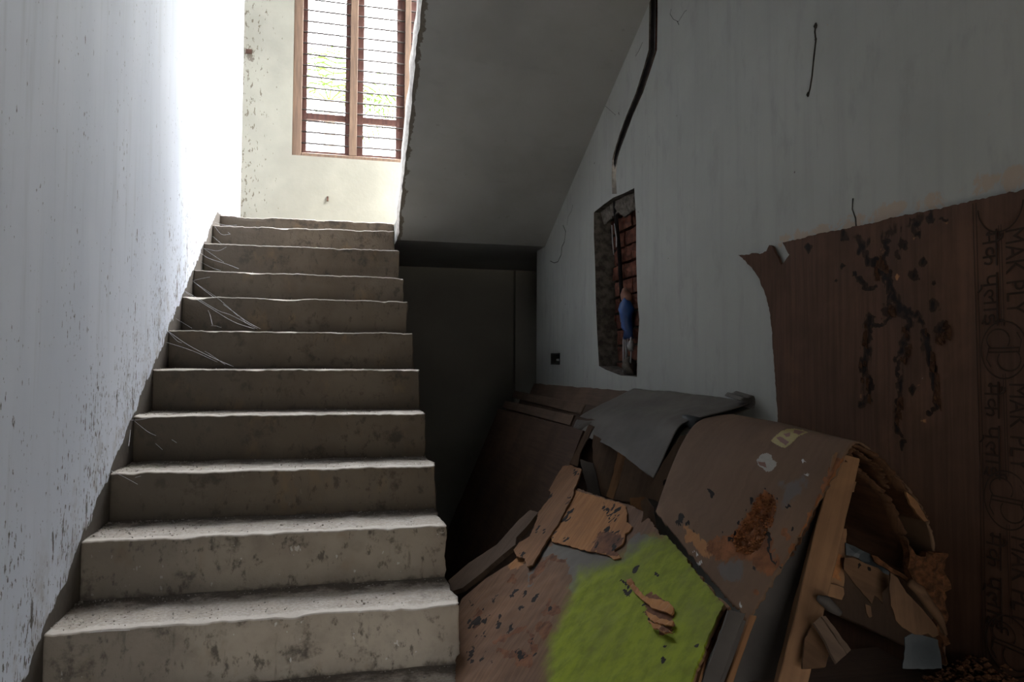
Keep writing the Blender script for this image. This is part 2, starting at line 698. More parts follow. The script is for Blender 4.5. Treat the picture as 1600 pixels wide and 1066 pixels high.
def mat_wall_right():
    g = G('off_white_paint')
    v = g.co('Object')
    ny, z = g.sep(v)[0], g.sep(v)[1]
    big = g.noise(v, 1.8, 4)
    c = g.mix(g.step(big, 0.3, 0.75), (0.32, 0.32, 0.295), (0.27, 0.27, 0.25))
    st = g.noise(g.co('Object', (9, 0.5, 1)), 2.2, 4, 0.6)
    c = g.mix(g.step(st, 0.45, 0.7, 0, 0.45), c, (0.25, 0.25, 0.235))
    mot = g.noise(g.co('Object', (2, 0.8, 1), (5, 1, 0)), 6, 4, 0.65)
    c = g.mix(g.step(mot, 0.52, 0.7, 0, 0.45), c, (0.22, 0.22, 0.21))
    spk = g.noise(v, 26, 2)
    c = g.mix(g.step(spk, 0.755, 0.775), c, (0.10, 0.09, 0.08))
    # orange mud trails left above the board
    t = g.math('ABSOLUTE', g.math('SUBTRACT', z, 1.405))
    tn = g.noise(g.co('Object', (1, 1, 1), (1, 0, 0)), 14, 5, 0.7, 0.5)
    band = g.math('MULTIPLY', g.step(t, 0.005, 0.045, 0.24, 0.0), g.step(ny, -0.44, -0.40))
    c = g.mix(g.math('MULTIPLY', g.step(g.math('ADD', tn, band), 0.68, 0.76), 0.55), c, (0.34, 0.22, 0.14))
    return g.done(c, 0.75, g.bump(g.noise(v, 25, 5), 0.15, 0.005), 0.2)


def mat_soffit():
    g = G('lime_washed_soffit')
    v = g.co('Object')
    c = g.mix(g.step(g.noise(v, 2, 4), 0.35, 0.7), (0.28, 0.275, 0.26), (0.235, 0.23, 0.215))
    c = g.mix(g.step(g.noise(g.co('Object', (1, 3, 3)), 5, 5, 0.65), 0.55, 0.75, 0, 0.35), c, (0.21, 0.205, 0.195))
    c = g.mix(g.step(g.noise(v, 19, 3), 0.70, 0.76, 0, 0.5), c, (0.2, 0.19, 0.18))
    e = g.math('ADD', g.attr('chip'), g.math('MULTIPLY', g.math('SUBTRACT', g.noise(v, 16, 4, 0.7), 0.5), 1.5))
    c = g.mix(g.step(e, 0.52, 0.62), c, g.mix(g.noise(v, 60, 4), (0.16, 0.14, 0.11), (0.07, 0.06, 0.05)))
    return g.done(c, 0.85, g.bump(g.noise(v, 40, 5), 0.2, 0.004), 0.15)


def mat_step():
    g = G('bare_cement_steps')
    v = g.co('Object')
    big = g.noise(v, 3.2, 4, 0.6)
    mid = g.noise(v, 14, 5, 0.65)
    fine = g.noise(v, 95, 3, 0.6)
    c = g.mix(g.step(big, 0.3, 0.7), (0.165, 0.133, 0.10), (0.12, 0.095, 0.07))
    c = g.mix(g.attr('low_pale'), c, g.mix(g.step(big, 0.3, 0.7), (0.46, 0.40, 0.325), (0.37, 0.31, 0.25)))  # lowest steps mixed towards a lighter base tone
    c = g.mix(g.step(mid, 0.42, 0.75, 0, 0.55), c, g.mix(0.5, c, (0.14, 0.12, 0.10)))
    br = g.noise(g.co('Object', (1.6, 1, 1), (2, 7, 1)), 4.5, 4, 0.6)
    c = g.mix(g.step(br, 0.56, 0.72, 0, 0.5), c, (0.25, 0.165, 0.09))
    drip = g.noise(g.co('Object', (7, 2, 1.5)), 3.4, 5, 0.7, 0.4)
    c = g.mix(g.math('MULTIPLY', g.step(drip, 0.6, 0.74, 0, 0.5), g.attr('riser')), c, (0.075, 0.066, 0.055))
    dk = g.noise(g.co('Object', (1, 1, 1), (0, 3, 9)), 8, 5, 0.7)
    c = g.mix(g.step(dk, 0.54, 0.68, 0, 0.8), c, (0.06, 0.05, 0.042))
    dk2 = g.noise(g.co('Object', (1, 1, 0.6), (5, 3, 1)), 26, 4, 0.7)
    c = g.mix(g.step(dk2, 0.55, 0.68, 0, 0.75), c, (0.07, 0.06, 0.05))
    # dust on the treads
    c = g.mix(g.math('MULTIPLY', g.attr('tread'), g.step(mid, 0.3, 0.7, 0.55, 0.95)), c, g.mix(g.step(fine, 0.35, 0.65), (0.50, 0.455, 0.41), (0.36, 0.32, 0.28)))
    # soil in corners and by the wall, riser shade painted onto tread backs
    dirt_shade = g.math('ADD', g.attr('corner'), g.math('MULTIPLY', g.math('SUBTRACT', mid, 0.5), 1.3))
    c = g.mix(g.step(dirt_shade, 0.4, 0.75, 0, 0.85), c, g.mix(fine, (0.13, 0.105, 0.085), (0.07, 0.058, 0.048)))
    # worn nosing with its window-lit band painted pale, and lime drops
    wear = g.math('ADD', g.attr('nosing'), g.math('MULTIPLY', g.math('SUBTRACT', mid, 0.5), 0.8))
    c = g.mix(g.step(wear, 0.45, 0.65, 0, 0.9), c, g.mix(fine, (0.58, 0.54, 0.49), (0.46, 0.41, 0.36)))
    w = g.noise(g.co('Object', (1.2, 1.2, 0.8), (7, 1, 3)), 48, 2, 0.5)
    wm = g.noise(v, 5.5, 3)
    c = g.mix(g.math('MULTIPLY', g.math('MULTIPLY', g.step(g.math('ADD', w, g.math('MULTIPLY', wm, 0.25)), 0.845, 0.865), 0.85), g.attr('low_pale')), c, (0.60, 0.58, 0.54))
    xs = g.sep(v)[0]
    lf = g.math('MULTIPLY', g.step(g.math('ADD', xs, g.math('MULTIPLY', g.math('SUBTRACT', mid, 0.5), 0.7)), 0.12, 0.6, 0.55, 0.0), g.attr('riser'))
    c = g.mix(lf, c, (0.10, 0.088, 0.074))  # risers darkened leftward in colour to offset doorway light from the left
    h = g.math('ADD', g.math('MULTIPLY', mid, 0.55), g.math('MULTIPLY', fine, 0.3))
    return g.done(c, 0.9, g.bump(h, 0.55, 0.008), 0.12)


M = {}
M['left'] = mat_wall_left()
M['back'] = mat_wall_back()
M['right'] = mat_wall_right()
M['soffit'] = mat_soffit()
M['step'] = mat_step()
M['cement'] = plain('rough_cement', (0.12, 0.105, 0.088), (0.045, 0.038, 0.032), 0.95, 30, 0.9, 0.1)
M['plaster_edge'] = plain('broken_plaster', (0.62, 0.59, 0.55), (0.40, 0.37, 0.33), 0.9, 45, 0.8, 0.1)
M['floor'] = plain('dusty_floor', (0.16, 0.14, 0.12), (0.09, 0.08, 0.065), 0.9, 14, 0.5, 0.1)
M['ground'] = plain('dry_earth', (0.065, 0.058, 0.05), (0.04, 0.036, 0.03), 0.95, 3, 0.4, 0.1)
M['roof'] = plain('bare_concrete_ceiling', (0.20, 0.195, 0.185), (0.15, 0.145, 0.135), 0.85, 4, 0.15, 0.1)

# ------------------------------------------------------------------ the shell
y0, y1 = YF0, YB
bm = box_bm(-0.2, 0.0, -0.6, y1 + 0.25, FLOOR, 7.0)
box_bm(-0.2, 0.0, y0, -0.6, 3.86, 7.0, bm)
tag(bm_obj('wall_left', bm, M['left']), 'long bluish white wall spattered with dark specks along the steps', kind='structure')
bm = box_bm(-3.2, DOOR[0], y0 - 0.2, y0, FLOOR, 7.0)
box_bm(DOOR[1], XR + 0.25, y0 - 0.2, y0, FLOOR, 7.0, bm)
box_bm(DOOR[0], DOOR[1], y0 - 0.2, y0, DOOR[3], 7.0, bm)
tag(bm_obj('wall_front', bm, M['roof']), 'wall with a doorway behind the camera', kind='structure')
tag(box('wall_sky_cutoff', -60, 60, -46, -45, -0.6, 9.0, M['ground']), 'added wall far outside, cutting low sky light through the doorway', kind='structure')  # added out of view to keep low sky light off the upper risers
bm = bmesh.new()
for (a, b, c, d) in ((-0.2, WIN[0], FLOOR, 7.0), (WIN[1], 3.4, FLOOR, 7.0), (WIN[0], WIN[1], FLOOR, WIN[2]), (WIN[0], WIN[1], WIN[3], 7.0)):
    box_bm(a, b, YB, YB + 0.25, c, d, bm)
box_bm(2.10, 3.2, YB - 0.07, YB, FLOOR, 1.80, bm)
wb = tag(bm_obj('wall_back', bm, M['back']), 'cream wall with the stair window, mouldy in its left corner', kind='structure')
tag(box('wall_side', -3.4, -3.2, y0 - 0.2, -0.4, FLOOR, 4.0, M['roof']), 'far wall of an unseen side room added to darken the space behind the camera', kind='structure')  # side room added unseen to cut light bouncing onto the right wall
tag(box('wall_corner', -3.2, -0.2, -0.6, -0.4, FLOOR, 4.0, M['roof']), 'wall of the added unseen side room that meets the long white wall', kind='structure')  # belongs to the side room added for less bounce light
tag(box('floor', -3.4, 3.4, y0 - 0.2, y1 + 0.25, FLOOR - 0.2, FLOOR, M['floor']), 'dusty floor under the pile', kind='structure')
bm = box_bm(-3.4, 2.4, y0 - 0.2, -0.3, 3.86, 4.0)
box_bm(-0.2, 2.4, y0 - 0.2, y1 + 0.25, 7.0, 7.15, bm)
tag(bm_obj('ceiling', bm, M['roof']), 'upper floor slab and roof slab', kind='structure')
tag(box('ground', -60, 60, -50, 60, -0.75, -0.56, M['ground']), 'earth outside the house', kind='structure')

# right wall with the doorway, the hacked out niche, the conduit chase and a socket hole
NICHE = [(928, 332), (944, 319), (958, 309), (975, 302), (991, 294), (994, 345), (994, 400), (996, 470), (999, 500), (996, 545), (995, 589), (970, 587), (947, 578), (936, 572), (933, 520), (931, 470), (930, 420), (928, 370)]
GRV = [(1021, -25, 6.5), (1021, 20, 6.5), (1020, 78, 6.5), (1012, 105, 6), (999, 145, 5.5), (984, 180, 5), (974, 207, 5), (964, 236, 4.2), (960.5, 250, 4), (959, 275, 3.4), (960, 303, 3.6)]
CHASE = [(x - w, y) for x, y, w in GRV] + [(x + w, y) for x, y, w in reversed(GRV)]
SOCK = [(861, 552), (875, 552), (875, 570), (861, 570)]
WR = frame_from((XR, 0, 0), (0, -1, 0), (-1, 0, 0))


outer = [(-3.2, FLOOR), (3.2, FLOOR), (3.2, 7.0), (-3.2, 7.0)]
wr = sheet('wall_right', None, WR, 0.22, M['right'], 0.14, jag=0, uvpoly=outer, holes=[NICHE, CHASE, SOCK], hstep=0.02, side_mat=M['cement'], seed=3)
tag(wr, 'off white wall beside the debris with a hacked out niche', kind='structure')
M['brick'] = plain('red_brick', (0.13, 0.048, 0.03), (0.06, 0.026, 0.018), 0.9, 35, 0.7, 0.1)
M['mortar'] = plain('dark_mortar', (0.08, 0.066, 0.052), (0.04, 0.034, 0.027), 0.95, 50, 0.8, 0.1)
box('niche_back', XR + 0.145, XR + 0.175, 1.25, 2.25, 0.9, 1.95, M['mortar'], wr)
gp = [atx(x, y, XR + 0.03) for x, y, w in GRV]
for a, b in zip(gp[:-1], gp[1:]):
    pass
tube('chase_bed', [np.array(p) + np.array((0.035, 0, 0)) for p in gp], 0.045, M['brick'], wr, 8)
rb = random.Random(5)
bme = None
for r_ in range(13):
    for c_ in range(5):
        yy = 1.36 + c_ * 0.215 + (0.107 if r_ % 2 else 0) - 0.1
        zz = 0.93 + r_ * 0.083
        if bme is None:
            bm = box_bm(-0.02, 0.02, -0.1, 0.1, -0.035, 0.035)
            bmesh.ops.subdivide_edges(bm, edges=bm.edges, cuts=2, use_grid_fill=True)
            for v_ in bm.verts:
                v_.co += Vector((nz(*v_.co, 40) * .006, nz(*(v_.co + Vector((3, 1, 2))), 40) * .005, nz(*(v_.co + Vector((1, 5, 2))), 40) * .005))
            o = bm_obj('brick', bm, M['brick'], wr)
            bme = o.data
        else:
            o = bpy.data.objects.new('brick', bme)
            link(o, wr)
        o.location = (XR + 0.122 + rb.uniform(-.008, .008), yy, zz)
        o.rotation_euler = (rb.uniform(-.02, .02), rb.uniform(-.04, .04), rb.uniform(-.06, .06))
# rest of the recess under the landing: passage to the right with a small vent
bm = box_bm(3.2, 3.4, 3.2, 3.45, FLOOR, 1.8)
box_bm(3.2, 3.4, 3.95, YB, FLOOR, 1.8, bm)
box_bm(3.2, 3.4, 3.45, 3.95, FLOOR, 0.82, bm)
box_bm(3.2, 3.4, 3.45, 3.95, 0.885, 1.8, bm)
tag(bm_obj('wall_passage', bm, M['back']), 'dark end wall of the recess under the landing', kind='structure')
tag(box('wall_inner', XR + 0.22, 3.4, 3.0, 3.2, FLOOR, 1.8, M['back']), 'side wall of the recess under the landing', kind='structure')
portal('portal_vent', (3.41, 3.7, 0.85), (0, math.pi / 2, 0), 0.06, 0.5)

# cracks and mud runs on the right wall
M['crack'] = plain('dark_crack', (0.05, 0.042, 0.035), (0.02, 0.017, 0.014), 0.95, 60, 0.5, 0.1)
for pts, r in (([(1275, 38), (1273.5, 50), (1275, 64), (1272, 90), (1269, 120), (1266, 138), (1263, 150)], .0028),
               ([(1333, 310), (1332, 327), (1337, 341), (1338, 354), (1340, 374)], .0022),
               ([(1049, 14), (1047, 22), (1052, 30), (1060, 34), (1070, 18), (1073, 16)], .0009),
               ([(1058, 33), (1061, 39)], .0012),
               ([(880, 352), (884, 362), (882, 378), (878, 386), (877, 398), (872, 409), (866, 411), (860, 408)], .0022),
               ([(895, 320), (893, 330), (888, 338), (886, 352)], .0009),
               ([(1004, 66), (999, 78), (993, 88)], .001), ([(945, 165), (962, 180)], .0008)):
    tube('crack', [atx(x, y, XR) for x, y in pts], r, M['crack'], wr, 6)
for (x, y, r) in ((1275, 41, .007), (1263, 148, .006), (1275, 62, .0045)):
    p = atx(x, y, XR)
    tube('crack', [p + np.array((0, 0, -r)), p, p + np.array((0, 0, r * 1.3))], r, M['crack'], wr, 7, [r * .5, r, r * .4])

# two small brown pegs left in the cream wall
M['peg'] = plain('brown_peg', (0.10, 0.05, 0.035), (0.05, 0.028, 0.02), 0.8, 30, 0.3, 0.1)
for (x, y, a, b) in ((389, 81, .022, .016), (512, 311, .006, .018)):
    p = aty(x, y, YB)
    box('peg', p[0] - a, p[0] + a, YB - .012, YB + .01, p[2] - b, p[2] + b, M['peg'], wb)

M['patch'] = plain('lintel_cement', (0.15, 0.132, 0.11), (0.075, 0.065, 0.054), 0.95, 40, 0.9, 0.1)
PF = frame_from((XR + 0.050, 0, 1.80), (0, -1, 0), (-1, 0, -.35))
sheet('cement_patch', [(932, 342), (945, 325), (960, 315), (978, 306), (991, 301), (993, 328), (984, 332), (976, 340), (966, 332), (958, 338), (946, 350), (934, 354)], PF, 0.02, M['patch'], 0.012, wr, 0.004, None, lambda u, v, p: 0.010 * nz(u * 40, v * 40, 2), 15)
# ------------------------------------------------------------------ the stairs
NOS = {12: ((341, 336), (615, 348.7)), 11: ((332.5, 352), (615.5, 361)), 10: ((319, 380), (624, 391.5)), 9: ((302.5, 422), (630, 434)), 8: ((285, 463), (636, 471)),
       7: ((262.5, 516), (645.5, 521)), 6: ((238, 577), (656, 578)), 5: ((209, 650), (665, 646)), 4: ((173, 740), (680, 728)), 3: ((127, 847), (695.5, 821)), 2: ((67, 992), (717, 944))}
stairs = empty('staircase', (WID / 2, 0, FLOOR), 'bare cement staircase climbing along the white wall to the window landing', 'staircase')


def nosing(k):
    y = k * T
    if k in NOS:
        l, r = NOS[k]
        L, R_ = aty(*l, y), aty(*r, y)
        return y, L[2], R_[2], R_[0]
    return y, k * RISE, k * RISE, WID + (0.004 if k % 2 else -0.004)


def make_step(k, landing=False):
    y, zl, zr, xe = nosing(k)
    _, zl0, zr0, _ = nosing(k - 1) if k > -1 else (0, FLOOR, FLOOR, 0)
    if k - 1 < -1:
        zl0 = zr0 = FLOOR
    nx = 200
    depth = T + 0.03 if not landing else YB - y - 0.001
    rows = []            # (dy, frac of riser or None, dz)
    nr = 12
    for i in range(nr + 1):
        rows.append((0.0, i / nr, 'r'))
    for a in (25, 50, 70):
        rows.append((math.radians(a), 1.0, 'n'))
    ntd = 14 if not landing else 10
    for i in range(ntd + 1):
        rows.append((i / ntd, 1.0, 't'))
    rn = 0.006
    vs, ar, at_, an, ac = [], [], [], [], []
    for j in range(nx + 1):
        f = j / nx
        x = 0.001 + (xe - 0.001) * f
        zt = zl + (zr - zl) * f
        zb = zl0 + (zr0 - zl0) * f - 0.02
        chip = max(0.0, nz(x * 9, k * 3.7, 1.0) - 0.15) * 0.016 + max(0.0, nz(x * 30, k * 5.1, 4.0)) * 0.004
        wob = nz(x * 5, k * 2.3, 7.0) * 0.004 + nz(x * 22, k * 1.7, 2.0) * 0.0022 + nz(x * 60, k * 1.7, 5.0) * 0.0015
        for (p, q, kind) in rows:
            if kind == 'r':
                yy = y + 0.004 * nz(x * 6, q * 2 + k * 9, 3) + (chip * 1.0 if q == 1.0 else 0)
                zz = zb + (zt - rn + wob - chip - zb) * q
            elif kind == 'n':
                yy = y + rn * (1 - math.cos(p)) + chip * 0.8
                zz = zt - rn + rn * math.sin(p) + wob - chip
            else:
                yy = y + rn + chip * (1 - p) * .8 + (depth - rn) * p
                fall = max(0.0, 1 - p * 8)
                back = max(0.0, p - 0.62) / 0.38 if not landing else 0
                zz = zt + (wob - chip) * fall + 0.004 * nz(x * 11, p * 3, k * 4.0) * (1 - fall) + 0.006 * back * (0.6 + nz(x * 7, k, 5))
            xx = x
            if j == nx:
                xx = x + 0.010 * nz(yy * 14, zz * 14, k * 1.3) + 0.004 * nz(yy * 50, zz * 50, k)
                if kind == 'n':
                    xx -= 0.006
            vs.append((xx, yy, zz))
            ar.append(1.0 if kind == 'r' else 0.0)
            tr = 1.0 if kind == 't' else 0.0
            at_.append(tr)
            an.append(0.8 if kind == 'n' else (max(0.0, 0.85 - p * 3.2) if kind == 't' and not landing else 0.0))
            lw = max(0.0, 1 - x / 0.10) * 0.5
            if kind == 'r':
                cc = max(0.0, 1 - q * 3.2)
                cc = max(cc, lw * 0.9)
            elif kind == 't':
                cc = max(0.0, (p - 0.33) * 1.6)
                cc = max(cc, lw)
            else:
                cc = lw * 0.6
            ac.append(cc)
    nrw = len(rows)
    fs = []
    for j in range(nx):
        for i in range(nrw - 1):
            fs.append((j * nrw + i, (j + 1) * nrw + i, (j + 1) * nrw + i + 1, j * nrw + i + 1))
    # close the block underneath
    base = len(vs)
    zlow = (zl0 - 0.14) if k > 0 else FLOOR
    zlow = max(zlow, FLOOR)
    zlow2 = zlow if landing or k <= 0 else zlow + RISE * 0.9
    if landing:
        zlow = zlow2 = 1.806
    y2 = y + depth
    vs += [(0.001, y, zlow), (xe, y, zlow), (0.001, y2, zlow2), (xe, y2, zlow2)]
    for L in (ar, at_, an, ac):
        L += [0.0] * 4
    last = nx * nrw
    fs.append(tuple(range(0, nrw)) + (base + 2, base))
    fs.append(tuple(reversed(range(last, last + nrw))) + (base + 1, base + 3))
    fs.append((base, base + 1, base + 3, base + 2))
    fs.append(tuple(j * nrw for j in range(nx + 1)) + (base + 1, base))
    fs.append(tuple(j * nrw + nrw - 1 for j in reversed(range(nx + 1))) + (base + 2, base + 3))
    o = mesh_obj('landing' if landing else 'step', vs, fs, M['step'], stairs, True, attrs=dict(riser=ar, tread=at_, nosing=an, corner=ac, low_pale=[0.0 if landing else {3: 0.75, 2: 1.0, 1: 1.0, 0: 1.0, -1: 1.0, 4: 0.1}.get(k, 0.0)] * len(vs)))
    return o


for k in range(-1, 12):
    make_step(k)
make_step(12, True)

# upper flight seen from below
NU, NV = 70, 110
fl = empty('upper_flight', (1.55, 2.2, 1.806), 'plastered underside of the upper stair flight with its broken left edge', 'staircase')


def soff_pt(s, t):
    # t 0 at the landing, 1 up towards the camera side
    yl, zl = 3.0 - 3.05 * t, 1.806 + 0.69 * 3.05 * t
    yr, zr = 3.0 - 3.9 * t, 1.809 + 0.492 * 3.9 * t
    a = np.array((1.068, yl, zl))
    b = np.array((XR - 0.001, yr, zr))
    return a + (b - a) * s


vs, chip = [], []
for j in range(NV + 1):
    t = j / NV
    for i in range(NU + 1):
        s = (i / NU) ** 1.6
        p = soff_pt(s, t)
        j0 = nz(p[1] * 7, 0, 1) * 0.011 + nz(p[1] * 26, 3, 1) * 0.006
        p[0] += j0 * (1 - s) ** 6
        p[2] += nz(p[0] * 3, p[1] * 3, 2) * 0.004
        vs.append(p)
        chip.append(max(0.0, 1 - s / 0.05) * 0.95)
fs = [(j * (NU + 1) + i, j * (NU + 1) + i + 1, (j + 1) * (NU + 1) + i + 1, (j + 1) * (NU + 1) + i) for j in range(NV) for i in range(NU)]
mesh_obj('soffit', vs, fs, M['soffit'], fl, True, attrs=dict(chip=chip))
vs, fs = [], []
for j in range(NV + 1):
    t = j / NV
    p = soff_pt(0, t)
    e = p[0] + nz(p[1] * 7, 0, 1) * 0.011 + nz(p[1] * 26, 3, 1) * 0.006
    w_ = nz(p[1] * 9, 8, 2) * 0.010
    vs += [(e, p[1], p[2]), (e + 0.001, p[1], p[2] + 0.02), (1.062 + w_ * .4, p[1], p[2] + 0.06), (1.064 + w_, p[1], p[2] + 0.13), (1.060 + w_, p[1], p[2] + 0.21), (1.10, p[1], p[2] + 0.215), (XR, p[1], soff_pt(1, t)[2] + 0.215)]
    if j:
        for i in range(6):
            fs.append(((j - 1) * 7 + i, (j - 1) * 7 + i + 1, j * 7 + i + 1, j * 7 + i))
mesh_obj('flight_side', vs, fs, M['plaster_edge'], fl, True)
# second half of the landing, level with the first
tag(box('landing_slab', WID + 0.005, 3.2, 3.0, YB, 1.808, ZL, M['soffit']), 'underside of the landing above the dark recess', kind='structure')

# ------------------------------------------------------------------ window
M['frame'] = plain('old_frame_wood', (0.17, 0.105, 0.066), (0.11, 0.068, 0.045), 0.6, 9, 0.2, 0.3, stretch=(6, 6, 0.6))
M['sash'] = plain('red_brown_sash_paint', (0.11, 0.046, 0.034), (0.07, 0.03, 0.023), 0.55, 9, 0.2, 0.35, stretch=(6, 6, 0.6))
M['iron'] = plain('grille_iron', (0.06, 0.042, 0.036), (0.035, 0.025, 0.02), 0.6, 40, 0.2, 0.3)
x0, x1, z0, z1 = WIN
ya, yb = YB + 0.015, YB + 0.11
bm = bmesh.new()
box_bm(x0, 0.428, ya, yb, z0, z1, bm)
box_bm(0.784, 0.842, ya, yb, z0 + .03, z1 - .06, bm)
box_bm(1.206, 1.252, ya, yb, z0 + .03, z1 - .06, bm)
box_bm(x1 - 0.075, x1, ya, yb, z0, z1, bm)
box_bm(0.428, x1 - 0.075, ya, yb, z0, z0 + 0.03, bm)
box_bm(0.428, x1 - 0.075, ya, yb, z1 - 0.06, z1, bm)
bmesh.ops.bevel(bm, geom=bm.edges[:], offset=0.003, segments=1, affect='EDGES')
win = tag(bm_obj('window_1', bm, M['frame']), 'tall three light wooden window above the landing', kind='structure')
for (a, b, sw) in ((0.428, 0.784, 0.034), (0.842, 1.206, 0.05), (1.252, x1 - 0.075, 0.04)):
    bm = bmesh.new()
    yc0, yc1 = ya + 0.03, ya + 0.068
    sl, sr = (0.034, 0.034) if a < 0.5 else ((0.048, 0.062) if a < 1 else (0.04, 0.04))
    box_bm(a, a + sl, yc0, yc1, z0 + .03, z1 - .06, bm)
    box_bm(b - sr, b, yc0, yc1, z0 + .03, z1 - .06, bm)
    box_bm(a + sl, b - sr, yc0, yc1, z0 + .03, z0 + .055, bm)
    box_bm(a + sl, b - sr, yc0, yc1, 2.928, 2.975, bm)
    box_bm(a + sl, b - sr, yc0, yc1, z1 - .11, z1 - .06, bm)
    bmesh.ops.bevel(bm, geom=bm.edges[:], offset=0.002, segments=1, affect='EDGES')
    cs = bm_obj('casement', bm, M['sash'], win)
    if a > 1.2:
        box('blocking_panel', a + sl, b - sr, yc0 + .012, yc1 - .008, z0 + .055, z1 - .11, M['sash'], cs)  # added panel shutting out window light, mostly hidden behind the upper flight
        continue
    for i in range(3):
        xx = a + sl + (b - sr - a - sl) * (i + 0.6) / 3.2
        tube('upright_rod', [(xx, ya + 0.075, z0 + .04), (xx, ya + 0.075, z1 - .08)], 0.0016, M['iron'], cs, 6)
zz = z0 + 0.105
while zz < z1 - 0.08:
    tube('grille_bar', [(0.40, ya + 0.018, zz + .004), (0.8, ya + 0.018, zz), (1.2, ya + 0.018, zz), (x1 - 0.05, ya + 0.018, zz)], 0.0065, M['iron'], win, 6)
    zz += 0.0865

# palm leaves outside
M['leaf'] = plain('palm_leaf_green', (0.16, 0.32, 0.05), (0.10, 0.22, 0.03), 0.5, 8, 0.1, 0.4)
M['trunk'] = plain('palm_trunk', (0.22, 0.18, 0.13), (0.12, 0.10, 0.07), 0.9, 12, 0.6, 0.1)


def palm(loc, h, seed, label, n=13):
    rp = random.Random(seed)
    t = empty('palm_tree', loc, label, 'palm', 'palms outside the stair window')
    x, y, z = loc
    tube('trunk', [(x, y, z), (x + .08, y, z + h * .5), (x, y + .05, z + h)], 0.1, M['trunk'], t, 10, [.13, .10, .08])
    for i in range(n):
        a = 2 * math.pi * i / n + rp.uniform(-.2, .2)
        el = rp.uniform(0.1, 1.0)
        L = rp.uniform(1.5, 2.1)
        vs, fs = [], []
        pts = []
        for k in range(15):
            s = k / 14
            rr = L * s
            pts.append(Vector((x + math.cos(a) * rr * math.cos(el), y + .05 + math.sin(a) * rr * math.cos(el), z + h + rr * math.sin(el) - 0.55 * rr * rr / L)))
        rv, rf = tube_geo(pts, .012, 5, [.014 * (1 - .8 * k / 14) for k in range(15)])
        vs += rv
        fs += rf
        for k in range(2, 15):
            d = (pts[k] - pts[k - 1]).normalized()
            sd = d.cross(Vector((0, 0, 1))).normalized()
            for sg in (-1, 1):
                ll = 0.42 * math.sin(math.pi * min(0.98, 0.15 + 0.8 * k / 14)) + 0.05
                tip = pts[k] + sd * (sg * ll * .8) + d * (ll * .55) + Vector((0, 0, -ll * .45))
                b0 = len(vs)
                md = (pts[k] + tip) * .5 + Vector((0, 0, .03))
                vs += [pts[k] - d * .012, pts[k] + d * .012, md + d * .016, md - d * .016, tip]
                fs += [(b0, b0 + 1, b0 + 2, b0 + 3), (b0 + 3, b0 + 2, b0 + 4)]
        mesh_obj('frond', vs, fs, M['leaf'], t, False)


palm((0.55, 9.5, -0.56), 5.5, 3, 'pale green palm seen through the left light of the window')
palm((1.75, 11.5, -0.56), 6.1, 8, 'pale green palm seen through the middle light of the window')
# ------------------------------------------------------------------ niche contents, socket
M['black_pvc'] = plain('black_conduit', (0.016, 0.014, 0.014), (0.008, 0.007, 0.007), 0.9, 20, 0.3, 0.04)
M['wire'] = plain('grey_wire', (0.33, 0.33, 0.33), (0.22, 0.22, 0.22), 0.5, 20, 0.1, 0.3)
M['blue'] = plain('blue_plastic', (0.012, 0.06, 0.21), (0.008, 0.035, 0.12), 0.4, 12, 0.4, 0.5)
M['pink'] = plain('clay_cap', (0.22, 0.115, 0.08), (0.16, 0.08, 0.055), 0.8, 25, 0.4, 0.2)
M['greyplastic'] = plain('dirty_white_plastic', (0.36, 0.36, 0.34), (0.20, 0.20, 0.19), 0.6, 22, 0.4, 0.3)
con = empty('electrical_conduit', tuple(atx(960, 306, XR)), 'black conduit running down the wall chase into the niche', 'conduit')
tube('pipe', [atx(x, y, XR + 0.016) for x, y, w in GRV[:-1]] + [atx(961, 320, XR + .04), atx(963, 345, XR + .065), atx(968, 400, XR + .075), atx(970, 440, XR + .075), atx(972, 470, XR + .075)], 0.0105, M['black_pvc'], con, 10)
for (a, b, c) in (((956, 352), (957, 376), (959, 398)), ((960, 350), (963, 372), (963, 386))):
    tube('loose_wire', [atx(*a, XR + .055), atx(*b, XR + .055), atx(*c, XR + .055)], 0.003, M['wire'], con, 6)
cb = empty('cable_bundle', tuple(atx(980, 500, XR + .1)), 'blue plastic wrapped cable bundle hanging in the wall niche', 'cable')


def lump(name, cl, radii, mat, parent, seed, n=14, amp=.15):
    vs, fs = tube_geo(cl, 1, n, radii)
    vs = [v + Vector((nz(v.x * 30, v.y * 30, v.z * 30 + seed), nz(v.x * 30 + 5, v.y * 30, v.z * 30 + seed), nz(v.x * 30, v.y * 30 + 9, v.z * 30 + seed))) * (amp * max(radii)) for v in vs]
    return mesh_obj(name, vs, fs, mat, parent)


X_ = XR + 0.062
lump('blue_wrap', [atx(980, 466, X_), atx(979, 474, X_), atx(979, 484, X_), atx(979, 500, X_), atx(981, 510, X_), atx(981, 518, X_), atx(982, 529, X_)], [.014, .028, .036, .034, .028, .022, .026], M['blue'], cb, 1, amp=.35)
lump('clay_cap', [atx(975, 452, X_), atx(977, 458, X_), atx(979, 466, X_), atx(980, 472, X_)], [.010, .022, .028, .02], M['pink'], cb, 2, amp=.3)
for i, (a, b) in enumerate((((974, 527), (974, 584)), ((977, 527), (976.5, 578)), ((981, 527), (979, 560)), ((986, 527), (984, 584)))):
    tube('cable', [atx(*a, X_), atx((a[0] + b[0]) / 2 + (i % 2), (a[1] + b[1]) / 2, X_ - .004), atx(*b, X_)], 0.004, M['wire'], cb, 6)
lump('plastic_end', [atx(985, 532, X_ - .02), atx(986, 540, X_ - .02), atx(986, 548, X_ - .02)], [.012, .02, .012], M['greyplastic'], cb, 4, amp=.4)
rub = lump('rubble_lump', [atx(981, 562, X_), atx(983, 572, X_), atx(984, 586, X_)], [.02, .034, .03], M['cement'], None, 6, amp=.5)
